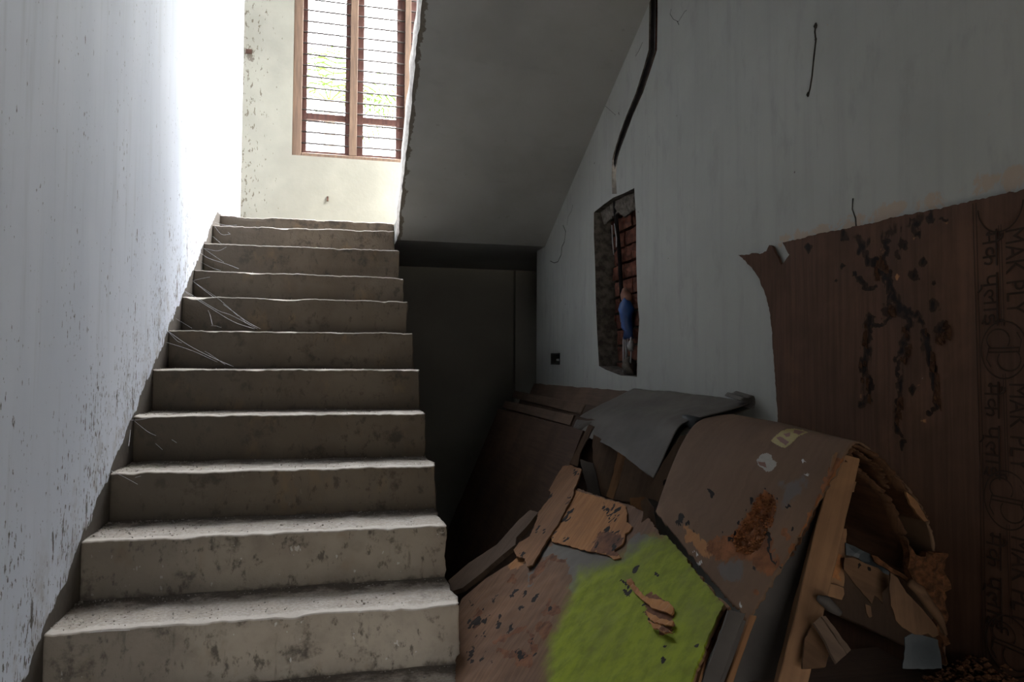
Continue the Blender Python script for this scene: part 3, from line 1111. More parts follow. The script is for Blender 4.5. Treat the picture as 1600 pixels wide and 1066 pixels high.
tag(rub, 'lump of cement at the foot of the wall niche', 'rubble')
so = empty('socket_box', tuple(atx(868, 561, XR)), 'small dark empty socket box let into the off white wall', 'socket')
p = atx(868, 561, XR)
M['darkmetal'] = plain('dark_box_metal', (0.03, 0.028, 0.026), (0.016, 0.015, 0.014), 0.6, 30, 0.2, 0.3)
bm = bmesh.new()
hy, hz = 0.088, 0.037
hy = abs(atx(861, 561, XR)[1] - atx(875, 561, XR)[1]) / 2
hz = abs(atx(868, 552, XR)[2] - atx(868, 570, XR)[2]) / 2
box_bm(XR + .03, XR + .04, p[1] - hy, p[1] + hy, p[2] - hz, p[2] + hz, bm)
for (a, b, c, d) in ((-hy, -hy + .006, -hz, hz), (hy - .006, hy, -hz, hz), (-hy + .006, hy - .006, -hz, -hz + .006), (-hy + .006, hy - .006, hz - .006, hz)):
    box_bm(XR - .003, XR + .03, p[1] + a, p[1] + b, p[2] + c, p[2] + d, bm)
bm_obj('box', bm, M['darkmetal'], so)
tube('terminal', [(XR + .01, p[1] + .01, p[2] - .006), (XR + .032, p[1] + .01, p[2] - .006)], .007, M['wire'], so, 8)

# ------------------------------------------------------------------ cobwebs at the left ends of the steps
M['web'] = plain('cobweb_silk', (0.75, 0.75, 0.78), (0.6, 0.6, 0.64), 0.6, 20, 0.0, 0.3)
WEBS = [
    ('longest cobweb strands sagging from the white wall across the middle risers', 7, [[(301, 439), (325, 458), (355, 480), (385, 502), (407, 514)], [(301, 439), (312, 436), (328, 433)], [(303, 441), (340, 466), (372, 494)]]),
    ('thick matted cobweb below the longest strands', 7, [[(284, 452), (305, 464), (340, 485), (362, 493), (402, 514)], [(305, 464), (325, 485), (332, 508)], [(300, 510), (332, 509), (346, 512)], [(340, 485), (375, 497), (384, 505)], [(275, 498), (290, 507), (300, 513)], [(290, 457), (330, 482), (365, 503), (398, 514)]]),
    ('cobweb fan at the left end of the riser just below the thick matted cobweb', 6, [[(262, 517), (292, 538), (330, 558), (365, 573)], [(262, 517), (276, 532), (284, 536)], [(260, 535), (300, 548), (340, 566)], [(292, 538), (320, 549), (352, 570)]]),
    ('small cobweb high on the stair just above the longest strands', 9, [[(314, 396), (327, 404), (355, 413), (373, 420)], [(318, 388), (340, 392), (354, 386)], [(318, 388), (335, 400), (350, 410)], [(315, 410), (330, 418), (345, 423)]]),
    ('single bright web strand near the top of the stair', 10, [[(332, 369), (346, 381)], [(334, 352), (346, 366), (360, 366)], [(352, 360), (360, 366)], [(336, 348), (352, 352), (370, 352)]]),
    ('cobweb strands at the left end of the fifth visible riser from below', 4, [[(190, 657), (218, 656), (238, 652)], [(210, 658), (230, 674), (244, 681)], [(204, 672), (202, 690), (201, 697)], [(235, 686), (254, 703)], [(262, 683), (276, 692)]]),
    ('short bright web strand at the wall above the third visible riser from below', 3, [[(174, 736), (195, 746), (215, 757)], [(205, 748), (220, 744)]]),
    ('taut cobweb line along the lowest nosing by the wall', 2, [[(75, 994), (130, 988), (203, 985)], [(76, 992), (120, 990), (160, 987)]]),
]
for label, k, strands in WEBS:
    yk = k * T
    p0 = strands[0][0]
    base = at(0, 0.006, *p0)
    t = empty('cobweb', tuple(base), label, 'cobweb', 'cobwebs on the steps')
    for st in strands:
        n_ = len(st)
        ya_ = min(max(at(0, 0.004, *st[0])[1], yk - .02), yk + 0.55)
        pts = []
        for i, q in enumerate(st):
            f = i / (n_ - 1)
            pts.append(at(1, ya_ + (yk - 0.006 - ya_) * f, *q))
        fine = [cr(pts, (n_ - 1) * i / 14) for i in range(15)]
        tube('strand', fine, 0.0007 if len(st) > 3 else 0.0005, M['web'], t, 5)

# ------------------------------------------------------------------ grit and crumbs on the treads
M['grit'] = plain('cement_crumbs', (0.45, 0.42, 0.38), (0.22, 0.18, 0.15), 0.95, 9, 0.5, 0.1)
rg = random.Random(11)
gv, gf = [], []


def crumb(c, r, V_, F_, flat=.7):
    b0 = len(V_)
    base = [(1, 0, 0), (-1, 0, 0), (0, 1, 0), (0, -1, 0), (0, 0, 1), (0, 0, -1)]
    a = rg.uniform(0, 6.28)
    for (x, y, z) in base:
        s = r * rg.uniform(.6, 1.3)
        V_.append((c[0] + s * (x * math.cos(a) - y * math.sin(a)), c[1] + s * (x * math.sin(a) + y * math.cos(a)), c[2] + s * z * flat))
    for f in ((0, 2, 4), (2, 1, 4), (1, 3, 4), (3, 0, 4), (2, 0, 5), (1, 2, 5), (3, 1, 5), (0, 3, 5)):
        F_.append(tuple(b0 + i for i in f))


for k in range(-1, 12):
    y, zl, zr, xe = nosing(k)
    for i in range(520 if k < 5 else 200):
        x = rg.random() * xe * .985
        if rg.random() < .35:
            x = rg.random() ** 2 * .3
        p = 1 - rg.random() ** 1.7
        r = rg.choice((.0012, .0016, .002, .0025, .003)) * (1.6 if rg.random() < .06 else 1)
        crumb((x, y + .02 + (T - .03) * p, zl + (zr - zl) * x / xe + r * .5 + 0.005 * max(0, p - .6)), r, gv, gf)
tag(mesh_obj('stair_grit', gv, gf, M['grit'], None, False), 'cement crumbs and grit scattered over the treads', 'grit', kind='stuff')
for (px_, py_, r) in ((549, 1036, .011), (672, 893, .007)):
    k = 1 if py_ > 1000 else 2
    z_ = nosing(k)[1] + .004
    q = on_plane(px_, py_, (0, 0, z_), np.array((0, 0, 1.0)))
    V_, F_ = [], []
    crumb((q[0], q[1], q[2] + r * .5), r, V_, F_)
    tag(mesh_obj('pebble', V_, F_, M['grit'], None, False), {1: 'pale pebble lying on the lowest tread in view', 2: 'pale cement chip on the right end of the second tread from below'}[k], 'pebble')
# ------------------------------------------------------------------ the pile of broken boards
M['ply_wall'] = ply('dark_plywood_with_print', (0.085, 0.043, 0.026), (0.057, 0.029, 0.018), axis='Y', rot=(0.03, 0.015, 0.009))
M['ply_green'] = ply('stained_plywood', (0.14, 0.077, 0.045), (0.092, 0.05, 0.03), rot=(0.15, 0.06, 0.026), green=(0.175, 0.215, 0.007), grey=(0.115, 0.105, 0.092))
M['ply_arch'] = ply('bent_plywood_skin', (0.132, 0.08, 0.05), (0.112, 0.067, 0.042), which='UV', axis='X', rot=(0.24, 0.09, 0.032), grey=(0.13, 0.11, 0.098), fine=.7)
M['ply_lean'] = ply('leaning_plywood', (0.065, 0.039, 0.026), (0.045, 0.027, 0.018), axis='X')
M['veneer'] = ply('bare_inner_veneer', (0.31, 0.142, 0.052), (0.21, 0.092, 0.034), rot=(0.14, 0.055, 0.025))
M['veneer_dull'] = ply('dull_inner_veneer', (0.19, 0.095, 0.044), (0.13, 0.063, 0.03), rot=(0.14, 0.058, 0.026))
M['veneer_uv'] = ply('curled_veneer', (0.085, 0.04, 0.02), (0.045, 0.022, 0.012), which='UV', axis='Y', rot=(0.2, 0.09, 0.04))
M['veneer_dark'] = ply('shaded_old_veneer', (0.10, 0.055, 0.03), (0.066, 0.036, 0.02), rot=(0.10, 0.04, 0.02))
M['timber'] = ply('sawn_timber', (0.21, 0.115, 0.06), (0.15, 0.08, 0.042), fine=.8)
M['slat'] = ply('dull_slat', (0.105, 0.07, 0.05), (0.075, 0.05, 0.035))
M['greyboard'] = plain('dark_grey_board', (0.072, 0.062, 0.055), (0.048, 0.041, 0.036), 0.7, 7, 0.15, 0.2)
M['tarp'] = plain('grey_laminate_skin', (0.088, 0.076, 0.063), (0.058, 0.05, 0.041), 0.65, 6, 0.25, 0.25, stretch=(2, .5, 1))
M['crumble'] = plain('termite_crumble', (0.12, 0.05, 0.022), (0.04, 0.018, 0.009), 0.95, 70, 1.0, 0.1)
M['film'] = plain('bluish_plastic_film', (0.036, 0.041, 0.044), (0.02, 0.024, 0.026), 0.5, 9, 0.5, 0.35)
M['print'] = plain('stencil_ink', (0.030, 0.017, 0.012), (0.022, 0.013, 0.009), 0.8, 30, 0.1, 0.1)


def cpx(lst, x0, y0, s):
    return [(x0 + a / s, y0 + b / s) for a, b in lst]


# --- big printed sheet against the wall
C6 = (1150, 280, 2.5378)
WSX = XR - 0.012
WSF = frame_from((WSX, 0, 0), (0, -1, 0), (-1, 0, 0))
top = cpx([(165, 950), (152, 760), (145, 600), (135, 510), (120, 450), (105, 405), (85, 365), (60, 330), (35, 302), (60, 300), (90, 294), (103, 300), (128, 286), (138, 262), (150, 268), (158, 292), (172, 318), (180, 340), (192, 330), (212, 300), (200, 280), (186, 251), (250, 238), (330, 215), (430, 197), (520, 178), (660, 145), (800, 118), (940, 85), (1142, 40)], *C6)
uvp = []
for x, y in top:
    q = atx(x, y, WSX)
    uvp.append((-q[1], q[2]))
uvp = [(uvp[0][0], FLOOR + 0.002)] + uvp + [(0.76, 1.372), (0.76, FLOOR + 0.002)]
tr_dark = trail([cpx(l, *C6) for l in (
    [(490, 260), (515, 330), (560, 330), (590, 390), (620, 440), (640, 500), (670, 520), (720, 545)],
    [(600, 250), (590, 330), (610, 400), (600, 470), (620, 540), (570, 580), (530, 570)],
    [(520, 540), (530, 600), (515, 680), (500, 760), (540, 800), (530, 870), (495, 900)],
    [(680, 520), (690, 580), (670, 640), (645, 700), (640, 780), (650, 860), (645, 980), (660, 1060)],
    [(720, 530), (745, 600), (760, 680), (785, 750), (790, 840), (800, 900), (760, 930)],
    [(700, 160), (710, 200), (720, 230)], [(430, 215), (440, 245)], [(480, 380), (520, 430), (545, 430)])], 4.5)
sp_dark = spots([(x0_ , y0_, r_) for (x0_, y0_), r_ in zip(cpx([(430, 230), (420, 345), (405, 405), (505, 265), (520, 300), (660, 260), (710, 380), (740, 330), (770, 150), (820, 160), (620, 470), (650, 520), (590, 520), (780, 500), (815, 590), (785, 410), (285, 275), (560, 350), (640, 300), (530, 560), (520, 780), (700, 840)], *C6),
                 [7, 5, 4, 6, 5, 9, 10, 8, 9, 6, 10, 12, 9, 11, 10, 5, 5, 6, 7, 8, 8, 9])])
orange = spots([(a, b, 5) for a, b in cpx([(705, 240), (580, 285), (622, 302), (640, 385), (770, 890), (640, 970), (745, 960), (730, 820), (825, 170), (700, 870), (670, 1010), (500, 860)], *C6)])
pale_b = spots([(a, b, 9) for a, b in cpx([(800, 560), (815, 600), (735, 790)], *C6)])
ws_m = dict(hole=lambda px: maxof(tr_dark, sp_dark)(px) * .62, rot=maxof(lambda px: maxof(tr_dark, sp_dark)(px) * .95, lambda px: .52 * trail([cpx(l, *C6) for l in ([(600, 250), (590, 330), (620, 470), (670, 520), (740, 545)], [(530, 570), (520, 680), (500, 860)], [(690, 560), (645, 700), (650, 980)], [(740, 600), (790, 800)], [(420, 215), (520, 250), (760, 150)])], 15)(px)), pale=lambda px: orange(px) * .7, white=lambda px: pale_b(px) * .55)


def ws_disp(u, v, px):
    c = max(0.0, (-0.30 - u) / 0.30)
    up = min(1.0, max(0.0, (v - 0.9) / 0.5))
    return 0.030 * c * c * up + 0.0015 * nz(u * 6, v * 6)


ws = empty('plywood_sheet', (WSX, -0.1, FLOOR), 'tall dark brown printed plywood sheet standing against the white wall, termite eaten', 'plywood')
sheet('board', None, WSF, 0.008, M['ply_wall'], 0.0075, ws, 0.003, ws_m, ws_disp, 2, uvpoly=uvp)
# raised mud tubes and peeled chips on it
wc = random.Random(4)
V_, F_ = [], []
for ln in ([(560, 400), (570, 330), (600, 360)], [(520, 560), (500, 760), (530, 870)], [(745, 600), (785, 750), (800, 900)], [(650, 860), (645, 980)], [(600, 500), (680, 640), (640, 760)], [(830, 560), (835, 620), (790, 640)]):
    P_ = cpx(ln, *C6)
    for i in range(12):
        q = cr([np.array((*p, 0.0)) for p in P_], (len(P_) - 1) * wc.random())
        p3 = atx(q[0] + wc.uniform(-4, 4), q[1] + wc.uniform(-3, 3), WSX - 0.002)
        r0 = len(V_)
        a, b = wc.uniform(.003, .008), wc.uniform(.005, .016)
        V_ += [p3 + np.array((0, -a, -b)), p3 + np.array((0, a, -b * .6)), p3 + np.array((0, a * .6, b)), p3 + np.array((0, -a * .8, b * .8)), p3 + np.array((-wc.uniform(.002, .006), 0, 0))]
        F_ += [(r0, r0 + 1, r0 + 4), (r0 + 1, r0 + 2, r0 + 4), (r0 + 2, r0 + 3, r0 + 4), (r0 + 3, r0, r0 + 4)]
M['mud'] = plain('dry_mud_crust', (0.055, 0.026, 0.014), (0.024, 0.012, 0.007), 0.95, 70, 0.8, 0.1)
o = mesh_obj('mud_crust', V_, F_, M['mud'], ws, False)
o['kind'] = 'stuff'


def text_mesh(name, body, size, px_, py_, parent, sx=1.0, bold=0.0):
    cu = bpy.data.curves.new(name, 'FONT')
    cu.body = body
    cu.size = size
    cu.offset = bold
    cu.extrude = 0.0003
    cu.resolution_u = 3
    to = bpy.data.objects.new(name, cu)
    col.objects.link(to)
    dg = bpy.context.evaluated_depsgraph_get()
    me = bpy.data.meshes.new_from_object(to.evaluated_get(dg))
    bpy.data.objects.remove(to)
    bpy.data.curves.remove(cu)
    me.name = name
    me.materials.clear()
    me.materials.append(M['print'])
    q = atx(px_, py_, WSX - 0.002)
    # letters read downwards with their tops towards the camera side
    X = Vector((0, 0, -1)) * sx
    Y = Vector((0, -1, 0))
    Z = Vector((-1, 0, 0))
    mw = Matrix.Identity(4)
    for i in range(3):
        mw[i][0], mw[i][1], mw[i][2], mw[i][3] = X[i], Y[i], Z[i], q[i]
    o_ = bpy.data.objects.new(name, me)
    o_.matrix_basis = mw
    link(o_, parent)
    return o_


for (tx, ty) in ((1571, 358), (1577, 597), (1580, 835)):
    text_mesh('lettering', 'MAK PLY', 0.060, tx, ty, ws, 0.72, 0.0)
for (tx, ty) in ((1535, 362), (1538, 596), (1541, 828)):
    text_mesh('lettering', 'मैक प्लाई', 0.055, tx, ty, ws, 0.98, 0.0)


def ink_line(pts, r):
    return tube_geo([np.asarray(p) for p in pts], r, 4)


def ink(name, lines, r=0.0012):
    V_, F_ = [], []
    for ln in lines:
        v_, f_ = ink_line(ln, r)
        b0 = len(V_)
        for q in v_:
            V_.append((WSX - 0.0025 + (q[0] - (WSX - 0.0025)) * 0.15, q[1], q[2]))
        F_ += [tuple(i + b0 for i in f) for f in f_]
    return mesh_obj(name, V_, F_, M['print'], ws, False)


def wsp(x, y):
    return atx(x, y, WSX - 0.0025)


def disc_mark(cx, cy):
    c = wsp(cx, cy)
    R_ = 0.052
    P = lambda a, b: c + np.array((0, -a, b))
    ls = [[P(R_ * math.cos(t), R_ * 1.1 * math.sin(t)) for t in np.linspace(0, 2 * math.pi, 33)]] if cy > 400 else [[P(R_ * math.cos(t), R_ * 1.1 * math.sin(t)) for t in np.linspace(math.pi * 1.02, math.pi * 1.98, 20)]]
    for s in ((1, -1) if cy > 400 else ()):
        ls.append([P(s * (-.012 + .026 * math.cos(t)), s * (.020 + .022 * math.sin(t))) for t in np.linspace(-0.6, 3.9, 16)])
        ls.append([P(-.036, s * .004), P(.036, s * .004)])
        ls.append([P(s * .034, s * -.004), P(s * .040, s * .018), P(s * .030, s * .034)])
    ink('round_stamp', ls, 0.0016)


for (cx, cy) in ((1562, 318), (1568, 547), (1573, 782), (1577, 1010)):
    disc_mark(cx, cy)
ink('border_line', [[wsp(1520, 318), wsp(1530, 680), wsp(1536, 1035)], [wsp(1525, 317), wsp(1535, 680), wsp(1541, 1035)]], .0013)
ink('border_line', [[wsp(1560, 352), wsp(1565, 510)], [wsp(1564, 351), wsp(1569, 510)], [wsp(1567, 585), wsp(1572, 745)], [wsp(1571, 584), wsp(1576, 745)], [wsp(1573, 820), wsp(1578, 975)], [wsp(1577, 820), wsp(1582, 975)]], .0011)

# --- plywood sheets leaning on the wall in the dark
tops = [(1.982, .918, 3.12, 'hindmost leaning plywood sheet, its reddish top edge touching the white wall'),
        (1.885, .845, 3.06, 'second leaning plywood sheet from the wall, its pale top edge showing'),
        (1.79, .80, 3.0, 'third leaning plywood sheet from the wall'),
        (1.70, .765, 2.92, 'foremost leaning plywood sheet, its dark face towards the stairs')]
for i, (xt, zt, ye, lab) in enumerate(tops):
    dirv = np.array((0.465, 0, 1.10))
    dirv /= np.linalg.norm(dirv)
    L_ = (zt - FLOOR) / dirv[2]
    fr = frame_from((xt - dirv[0] * L_, 0, FLOOR), (0, -1, 0), (-dirv[2], 0, dirv[0]))
    hw = (0.030, 0.018, 0.018, 0.018)[i]
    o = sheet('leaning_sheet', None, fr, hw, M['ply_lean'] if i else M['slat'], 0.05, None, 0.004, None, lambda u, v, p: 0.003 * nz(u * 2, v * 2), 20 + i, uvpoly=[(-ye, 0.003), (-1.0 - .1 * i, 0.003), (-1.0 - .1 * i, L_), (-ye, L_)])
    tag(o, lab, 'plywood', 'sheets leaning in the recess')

for (a_, b_, xx_, lab_) in (((802, 616), (912, 641), 1.872, 'upper of two brown laths lying on the leaning sheets in the recess'), ((788, 632), (895, 658), 1.775, 'lower of two brown laths lying on the leaning sheets in the recess')):
    tag(bar('lath', atx(*a_, xx_), atx(*b_, xx_), .05, .012, (-.9, 0, .38), M['slat'], None, 4), lab_, 'lath')

# --- green stained sheet
GA, GB, GC = atx(1040, 840, 1.52), atx(722, 1000, 1.09), atx(985, 795, 1.56)
g0 = frame3(GA, GB, GC)
gu = on_plane(890, 735, g0[0], g0[2 + 1]) - on_plane(770, 900, g0[0], g0[3])
GF = frame_from(GA, gu, g0[3])


def goff(d):
    return (GF[0] + GF[3] * d, GF[1], GF[2], GF[3])


C7 = (680, 580, 2.1935)
CV = (690, 700, 4.633)
gs = empty('stained_sheet', tuple(GB), 'broken plywood sheet sloping against the stair side with a large lime green stain', 'plywood')
rs = random.Random(33)
RSP = []
for i_ in range(34):
    a_, b_ = rs.uniform(735, 842), rs.uniform(885, 1045)
    if a_ - 735 > (1045 - b_) * 1.4 - 10 or b_ > 930:
        for k_ in range(rs.choice((1, 2, 3))):
            RSP.append((a_ + k_ * rs.uniform(1, 4), b_ - k_ * rs.uniform(3, 6), rs.uniform(1.6, 3.2)))
gm = dict(
    green=patch([(852, 1090), (858, 1000), (888, 940), (905, 895), (965, 875), (1018, 838), (1050, 838), (1140, 945), (1100, 1090)], 26),
    grey=maxof(patch(cpx([(790, 690), (850, 690), (1000, 735), (1180, 770), (1260, 815), (1310, 780), (1400, 620), (1560, 640), (1600, 780), (1280, 900), (1130, 940), (1000, 1080), (930, 1060), (940, 960), (900, 820), (820, 770), (720, 800), (700, 760)], *CV), 9), lambda px: 0.75 * patch(cpx([(640, 880), (700, 830), (710, 870), (660, 1000), (610, 1010)], *CV), 4)(px)),
    pale=patch(cpx([(560, 760), (610, 800), (600, 850), (480, 890), (470, 850)], *CV), 10),
    rot=maxof(trail([cpx(l, *C7) for l in ([(380, 650), (330, 720)], [(150, 830), (140, 880)], [(320, 900), (340, 960)], [(390, 790), (375, 830)], [(220, 960), (330, 1000)], [(440, 650), (400, 640)], [(310, 880), (210, 930)])], 4), spots([(850, 985, 12), (815, 1030, 14), (800, 905, 7), (868, 955, 9)]), patch([(1005, 930), (1018, 924), (1052, 950), (1056, 985), (1032, 992), (1012, 965)], 4)),
    hole=maxof(spots([(780, 976, 5), (783, 966, 4), (747, 970, 5), (742, 975, 5), (735, 975, 4), (1026, 897, 3), (993, 890, 4), (980, 925, 5), (836, 1025, 3), (1036, 1032, 6), (1040, 1012, 3), (1005, 945, 4), (800, 930, 4), (858, 950, 4), (1090, 1010, 4), (1100, 880, 3)] + RSP), trail([cpx([(690, 670), (685, 700)], *C7), cpx([(640, 715), (660, 740), (665, 755)], *C7), cpx([(725, 835), (760, 870), (790, 885)], *C7)], 2.2)))
g_out = [(903, 764), (945, 778), (985, 790), (1008, 800), (1032, 836), (1042, 838), (1062, 860), (1095, 905), (1131, 945), (1110, 988), (1090, 1040), (1076, 1080), (835, 1080), (712, 1075), (713, 1000), (716, 950), (722, 935), (757, 905), (800, 878), (850, 830), (880, 790)]
sheet('board', g_out, GF, 0.009, M['ply_green'], 0.0065, gs, 0.004, gm, lambda u, v, p: 0.003 * nz(u * 5, v * 5, 1) + 0.002 * nz(u * 22, v * 22, 2), 5)
sheet('lower_ply', [(1034, 842), (1066, 866), (1102, 912), (1140, 948), (1118, 992), (1099, 1040), (1084, 1085), (980, 1080), (1000, 900)], goff(-0.012), 0.006, M['veneer_dull'], 0.014, gs, 0.007, dict(rot=patch([(1120, 940), (1145, 950), (1102, 1045), (1080, 1040)], 6), hole=spots([(1110, 1000, 5), (1102, 1022, 5), (1120, 975, 4)])), None, 6)
vp = cpx([(955, 290), (985, 315), (1100, 345), (1180, 370), (1255, 390), (1330, 420), (1345, 470), (1340, 540), (1380, 570), (1355, 610), (1330, 620), (1325, 660), (1310, 700), (1250, 740), (1300, 795), (1250, 810), (1185, 770), (1080, 755), (1000, 735), (900, 705), (800, 680), (790, 650), (840, 560), (900, 450), (960, 350)], *CV)
hv = trail([cpx(l, *CV) for l in ([(945, 460), (900, 500), (870, 540)], [(935, 500), (905, 530)], [(1280, 440), (1220, 510), (1195, 560)], [(1170, 400), (1165, 440)], [(1200, 430), (1240, 440), (1260, 400)], [(830, 610), (810, 660)], [(920, 650), (880, 680)], [(1145, 585), (1180, 595), (1215, 600), (1300, 605)], [(1250, 680), (1240, 730)], [(1280, 660), (1290, 640)], [(1265, 515), (1285, 500)], [(1120, 720), (1130, 690)], [(1210, 470), (1225, 450)])], 1.6)
sheet('veneer_layer', vp, goff(0.005), 0.003, M['veneer'], 0.009, gs, 0.003, dict(hole=hv, rot=maxof(patch(cpx([(1080, 755), (1150, 600), (1300, 620), (1310, 800), (1185, 770)], *CV), 8), lambda px: hv(px) * .7)), lambda u, v, p: 0.004 * abs(nz(u * 9, v * 9, 5)), 7)['label'] = 'orange bare wood layer'
ap = cpx([(880, 130), (940, 125), (1015, 155), (990, 230), (965, 290), (955, 345), (900, 440), (850, 540), (780, 645), (720, 740), (660, 850), (620, 860), (600, 800), (545, 790), (520, 740), (560, 690), (640, 640), (690, 520), (700, 470), (770, 380), (790, 320), (775, 310), (830, 210)], *CV)
ha = trail([cpx(l, *CV) for l in ([(710, 560), (690, 590), (670, 610)], [(630, 580), (600, 630), (570, 660)], [(570, 760), (600, 790)], [(935, 350), (900, 400)], [(970, 165), (972, 180)], [(790, 340), (775, 370)], [(745, 600), (740, 630)])], 1.8)
sheet('veneer_strip', ap, goff(0.013), 0.005, M['veneer_dull'], 0.010, gs, 0.004, dict(hole=ha, rot=lambda px: ha(px) * .6), lambda u, v, p: 0.003 * abs(nz(u * 9, v * 9, 9)), 8)
bp = cpx([(640, 450), (700, 465), (625, 560), (540, 650), (535, 700), (440, 775), (290, 905), (150, 1015), (70, 1040), (50, 960), (200, 830), (400, 700), (560, 520)], *CV)
o = sheet('broken_plank', bp, goff(-0.028), 0.018, M['slat'], 0.014, None, 0.003, None, None, 9)
tag(o, 'dull brown plank sloping down to the stair edge beside the stained sheet', 'plank')
# torn splinters in the green area
for i, pl in enumerate(([(655, 715), (672, 712), (700, 755), (735, 782), (770, 785), (800, 792), (820, 815), (812, 838), (780, 825), (750, 815), (715, 790), (680, 755)],
                        [(725, 825), (745, 835), (780, 850), (820, 862), (815, 876), (770, 868), (738, 855)], [(730, 855), (760, 868), (800, 885), (815, 900), (780, 895), (745, 880)])):
    sheet('splinter', cpx(pl, *C7), goff(0.006 + .003 * i), 0.004, M['veneer'], 0.008, gs, 0.003, dict(rot=spots([(1008, 920, 6), (1040, 985, 7)])), lambda u, v, p: 0.010 * abs(nz(u * 22, v * 22, 3)), 30 + i)

# --- bent sheet on top
YF = -0.30
front = [(1168, 972), (1205, 912), (1238, 858), (1272, 795), (1308, 735), (1335, 691), (1368, 708), (1400, 740), (1432, 778), (1452, 816), (1464, 870), (1475, 950), (1478, 1040)]
FR = [aty(x, y, YF) for x, y in front]
FR[0] = aty(1168, 972, YF)
BK = [atx(1024, 800, 1.487), atx(1036, 765, 1.525), atx(1050, 727, 1.57), atx(1066, 692, 1.62), atx(1084, 665, 1.665), atx(1106, 653, 1.715), np.array((1.79, 0.26, 0.895)), np.array((1.86, 0.30, 0.86)), np.array((1.92, 0.32, 0.80)), np.array((1.955, 0.33, 0.72)), np.array((1.975, 0.33, 0.62)), np.array((1.985, 0.33, 0.50)), np.array((1.985, 0.33, 0.38))]
MD = [(a + b) / 2 for a, b in zip(FR, BK)]
MD[0] = atx(1100, 893, (FR[0][0] + BK[0][0]) / 2)
for i in range(3, 7):
    MD[i] = MD[i] + np.array((-.004, 0, .010))
Gd = surf_grid([FR, MD, BK], 190, 84)
# jagged rims
for i in range(Gd.shape[1]):
    dj = Gd[1, i] - Gd[0, i]
    dj = dj / np.linalg.norm(dj)
    Gd[0, i] += dj * (0.006 * nz(i * .35, 1, 2) + .005 * nz(i * .9, 4, 2))
for j in range(Gd.shape[0]):
    dj = Gd[j, 1] - Gd[j, 0]
    dj = dj / np.linalg.norm(dj)
    Gd[j, 0] += dj * (0.008 * nz(j * .3, 1, 8) + .005 * nz(j * .9, 4, 8))
C8 = (1020, 600, 2.2879)
gouge = cpx([(395, 388), (425, 395), (442, 412), (440, 450), (425, 500), (405, 540), (385, 585), (345, 610), (300, 600), (285, 560), (270, 560), (310, 510), (325, 480), (350, 450), (365, 410)], *C8)
am = dict(
    rot=maxof(patch(gouge, 3), lambda px: .80 * patch(cpx([(170, 560), (280, 530), (420, 540), (470, 640), (430, 700), (380, 690), (330, 640), (220, 640)], *C8), 16)(px), spots([(1225, 832, 6), (1232, 840, 5), (1238, 858, 6), (1205, 893, 7), (1182, 925, 5)]), trail([cpx([(560, 470), (520, 590), (470, 655)], *C8)], 4), trail([cpx([(700, 240), (640, 310), (600, 400), (570, 460)], *C8)], 4)),
    hole=maxof(spots([(1111, 766, 3), (1111, 777, 4), (1112, 769, 3), (1066, 806, 3), (1062, 812, 4), (1075, 818, 4), (1056, 818, 3), (1085, 830, 3), (1178, 888, 3), (1230, 790, 2.5), (1236, 826, 3), (1060, 820, 3), (1143, 843, 4), (1130, 835, 2)]),
               trail([cpx([(370, 400), (395, 386), (425, 392), (440, 415)], *C8), cpx([(410, 530), (415, 580), (435, 640), (460, 665)], *C8), cpx([(355, 415), (325, 470), (310, 505)], *C8), cpx([(90, 460), (95, 490)], *C8), cpx([(270, 560), (300, 535)], *C8), cpx([(240, 770), (160, 670), (50, 530)], *C8)], 1.8)),
    pale=patch(cpx([(110, 500), (190, 560), (250, 600), (180, 620), (120, 560)], *C8), 8),
    grey=maxof(lambda px: .62 * patch(cpx([(380, 330), (560, 300), (560, 420), (430, 480), (440, 400)], *C8), 25)(px), lambda px: .7 * patch(cpx([(200, 640), (330, 620), (330, 720), (260, 720)], *C8), 12)(px)),
    white=spots([(x, y, r * .7) for x, y, r in ((1195, 765, 3), (1262, 741, 4), (1088, 868, 5), (1093, 880, 5), (1082, 862, 3), (1157, 945, 4), (1150, 750, 2), (1071, 757, 2), (1257, 722, 3))]))
px_all = proj(Gd.reshape(-1, 3))
sd = sdist(px_all, gouge).reshape(Gd.shape[:2])
vis = np.arange(Gd.shape[1])[None, :] < 80
offs = np.where(vis & (sd > 0), -np.minimum(sd / 6.0, 1.0) * 0.007, 0.0)
for j in range(Gd.shape[0]):
    for i in range(80):
        if sd[j, i] > 0:
            p = Gd[j, i]
            offs[j, i] += 0.009 * nz(p[0] * 70, p[1] * 70, p[2] * 70) * min(1, sd[j, i] / 3)
Nn = grid_normals(Gd)
flip = Nn[40, 40] @ (CAM - Gd[40, 40]) < 0
bs = empty('bent_sheet', (1.72, 0.0, 0.40), 'bent brown plywood sheet arched over the pile with a torn paper label', 'plywood')
_, topv, topn, quads, uvs = thick_grid('skin', Gd, 0.004, M['ply_arch'], bs, am, flip, offs)
# inner plies, each broken back a little further
def ribbon(name, pts, y_, dep, th, mat, parent, jag=.008, seed=0, xs=None, n=60):
    R1 = [aty(x, y, y_) if not isinstance(y_, (list, tuple)) else aty(x, y, yy) for (x, y), yy in zip(pts, y_ if isinstance(y_, (list, tuple)) else [y_] * len(pts))]
    R2 = [p + np.array(dep) * .5 for p in R1]
    R3 = [p + np.array(dep) for p in R1]
    Q = surf_grid([R1, R2, R3], n, 8)
    for i in range(n + 1):
        Q[0, i, 1] += jag * nz(i * .4, seed, 1) + jag * .6 * nz(i * 1.1, seed, 4)
    f_ = grid_normals(Q)[4, n // 2] @ (CAM - Q[4, n // 2]) < 0
    return thick_grid(name, Q, th, mat, parent, None, f_)[0]


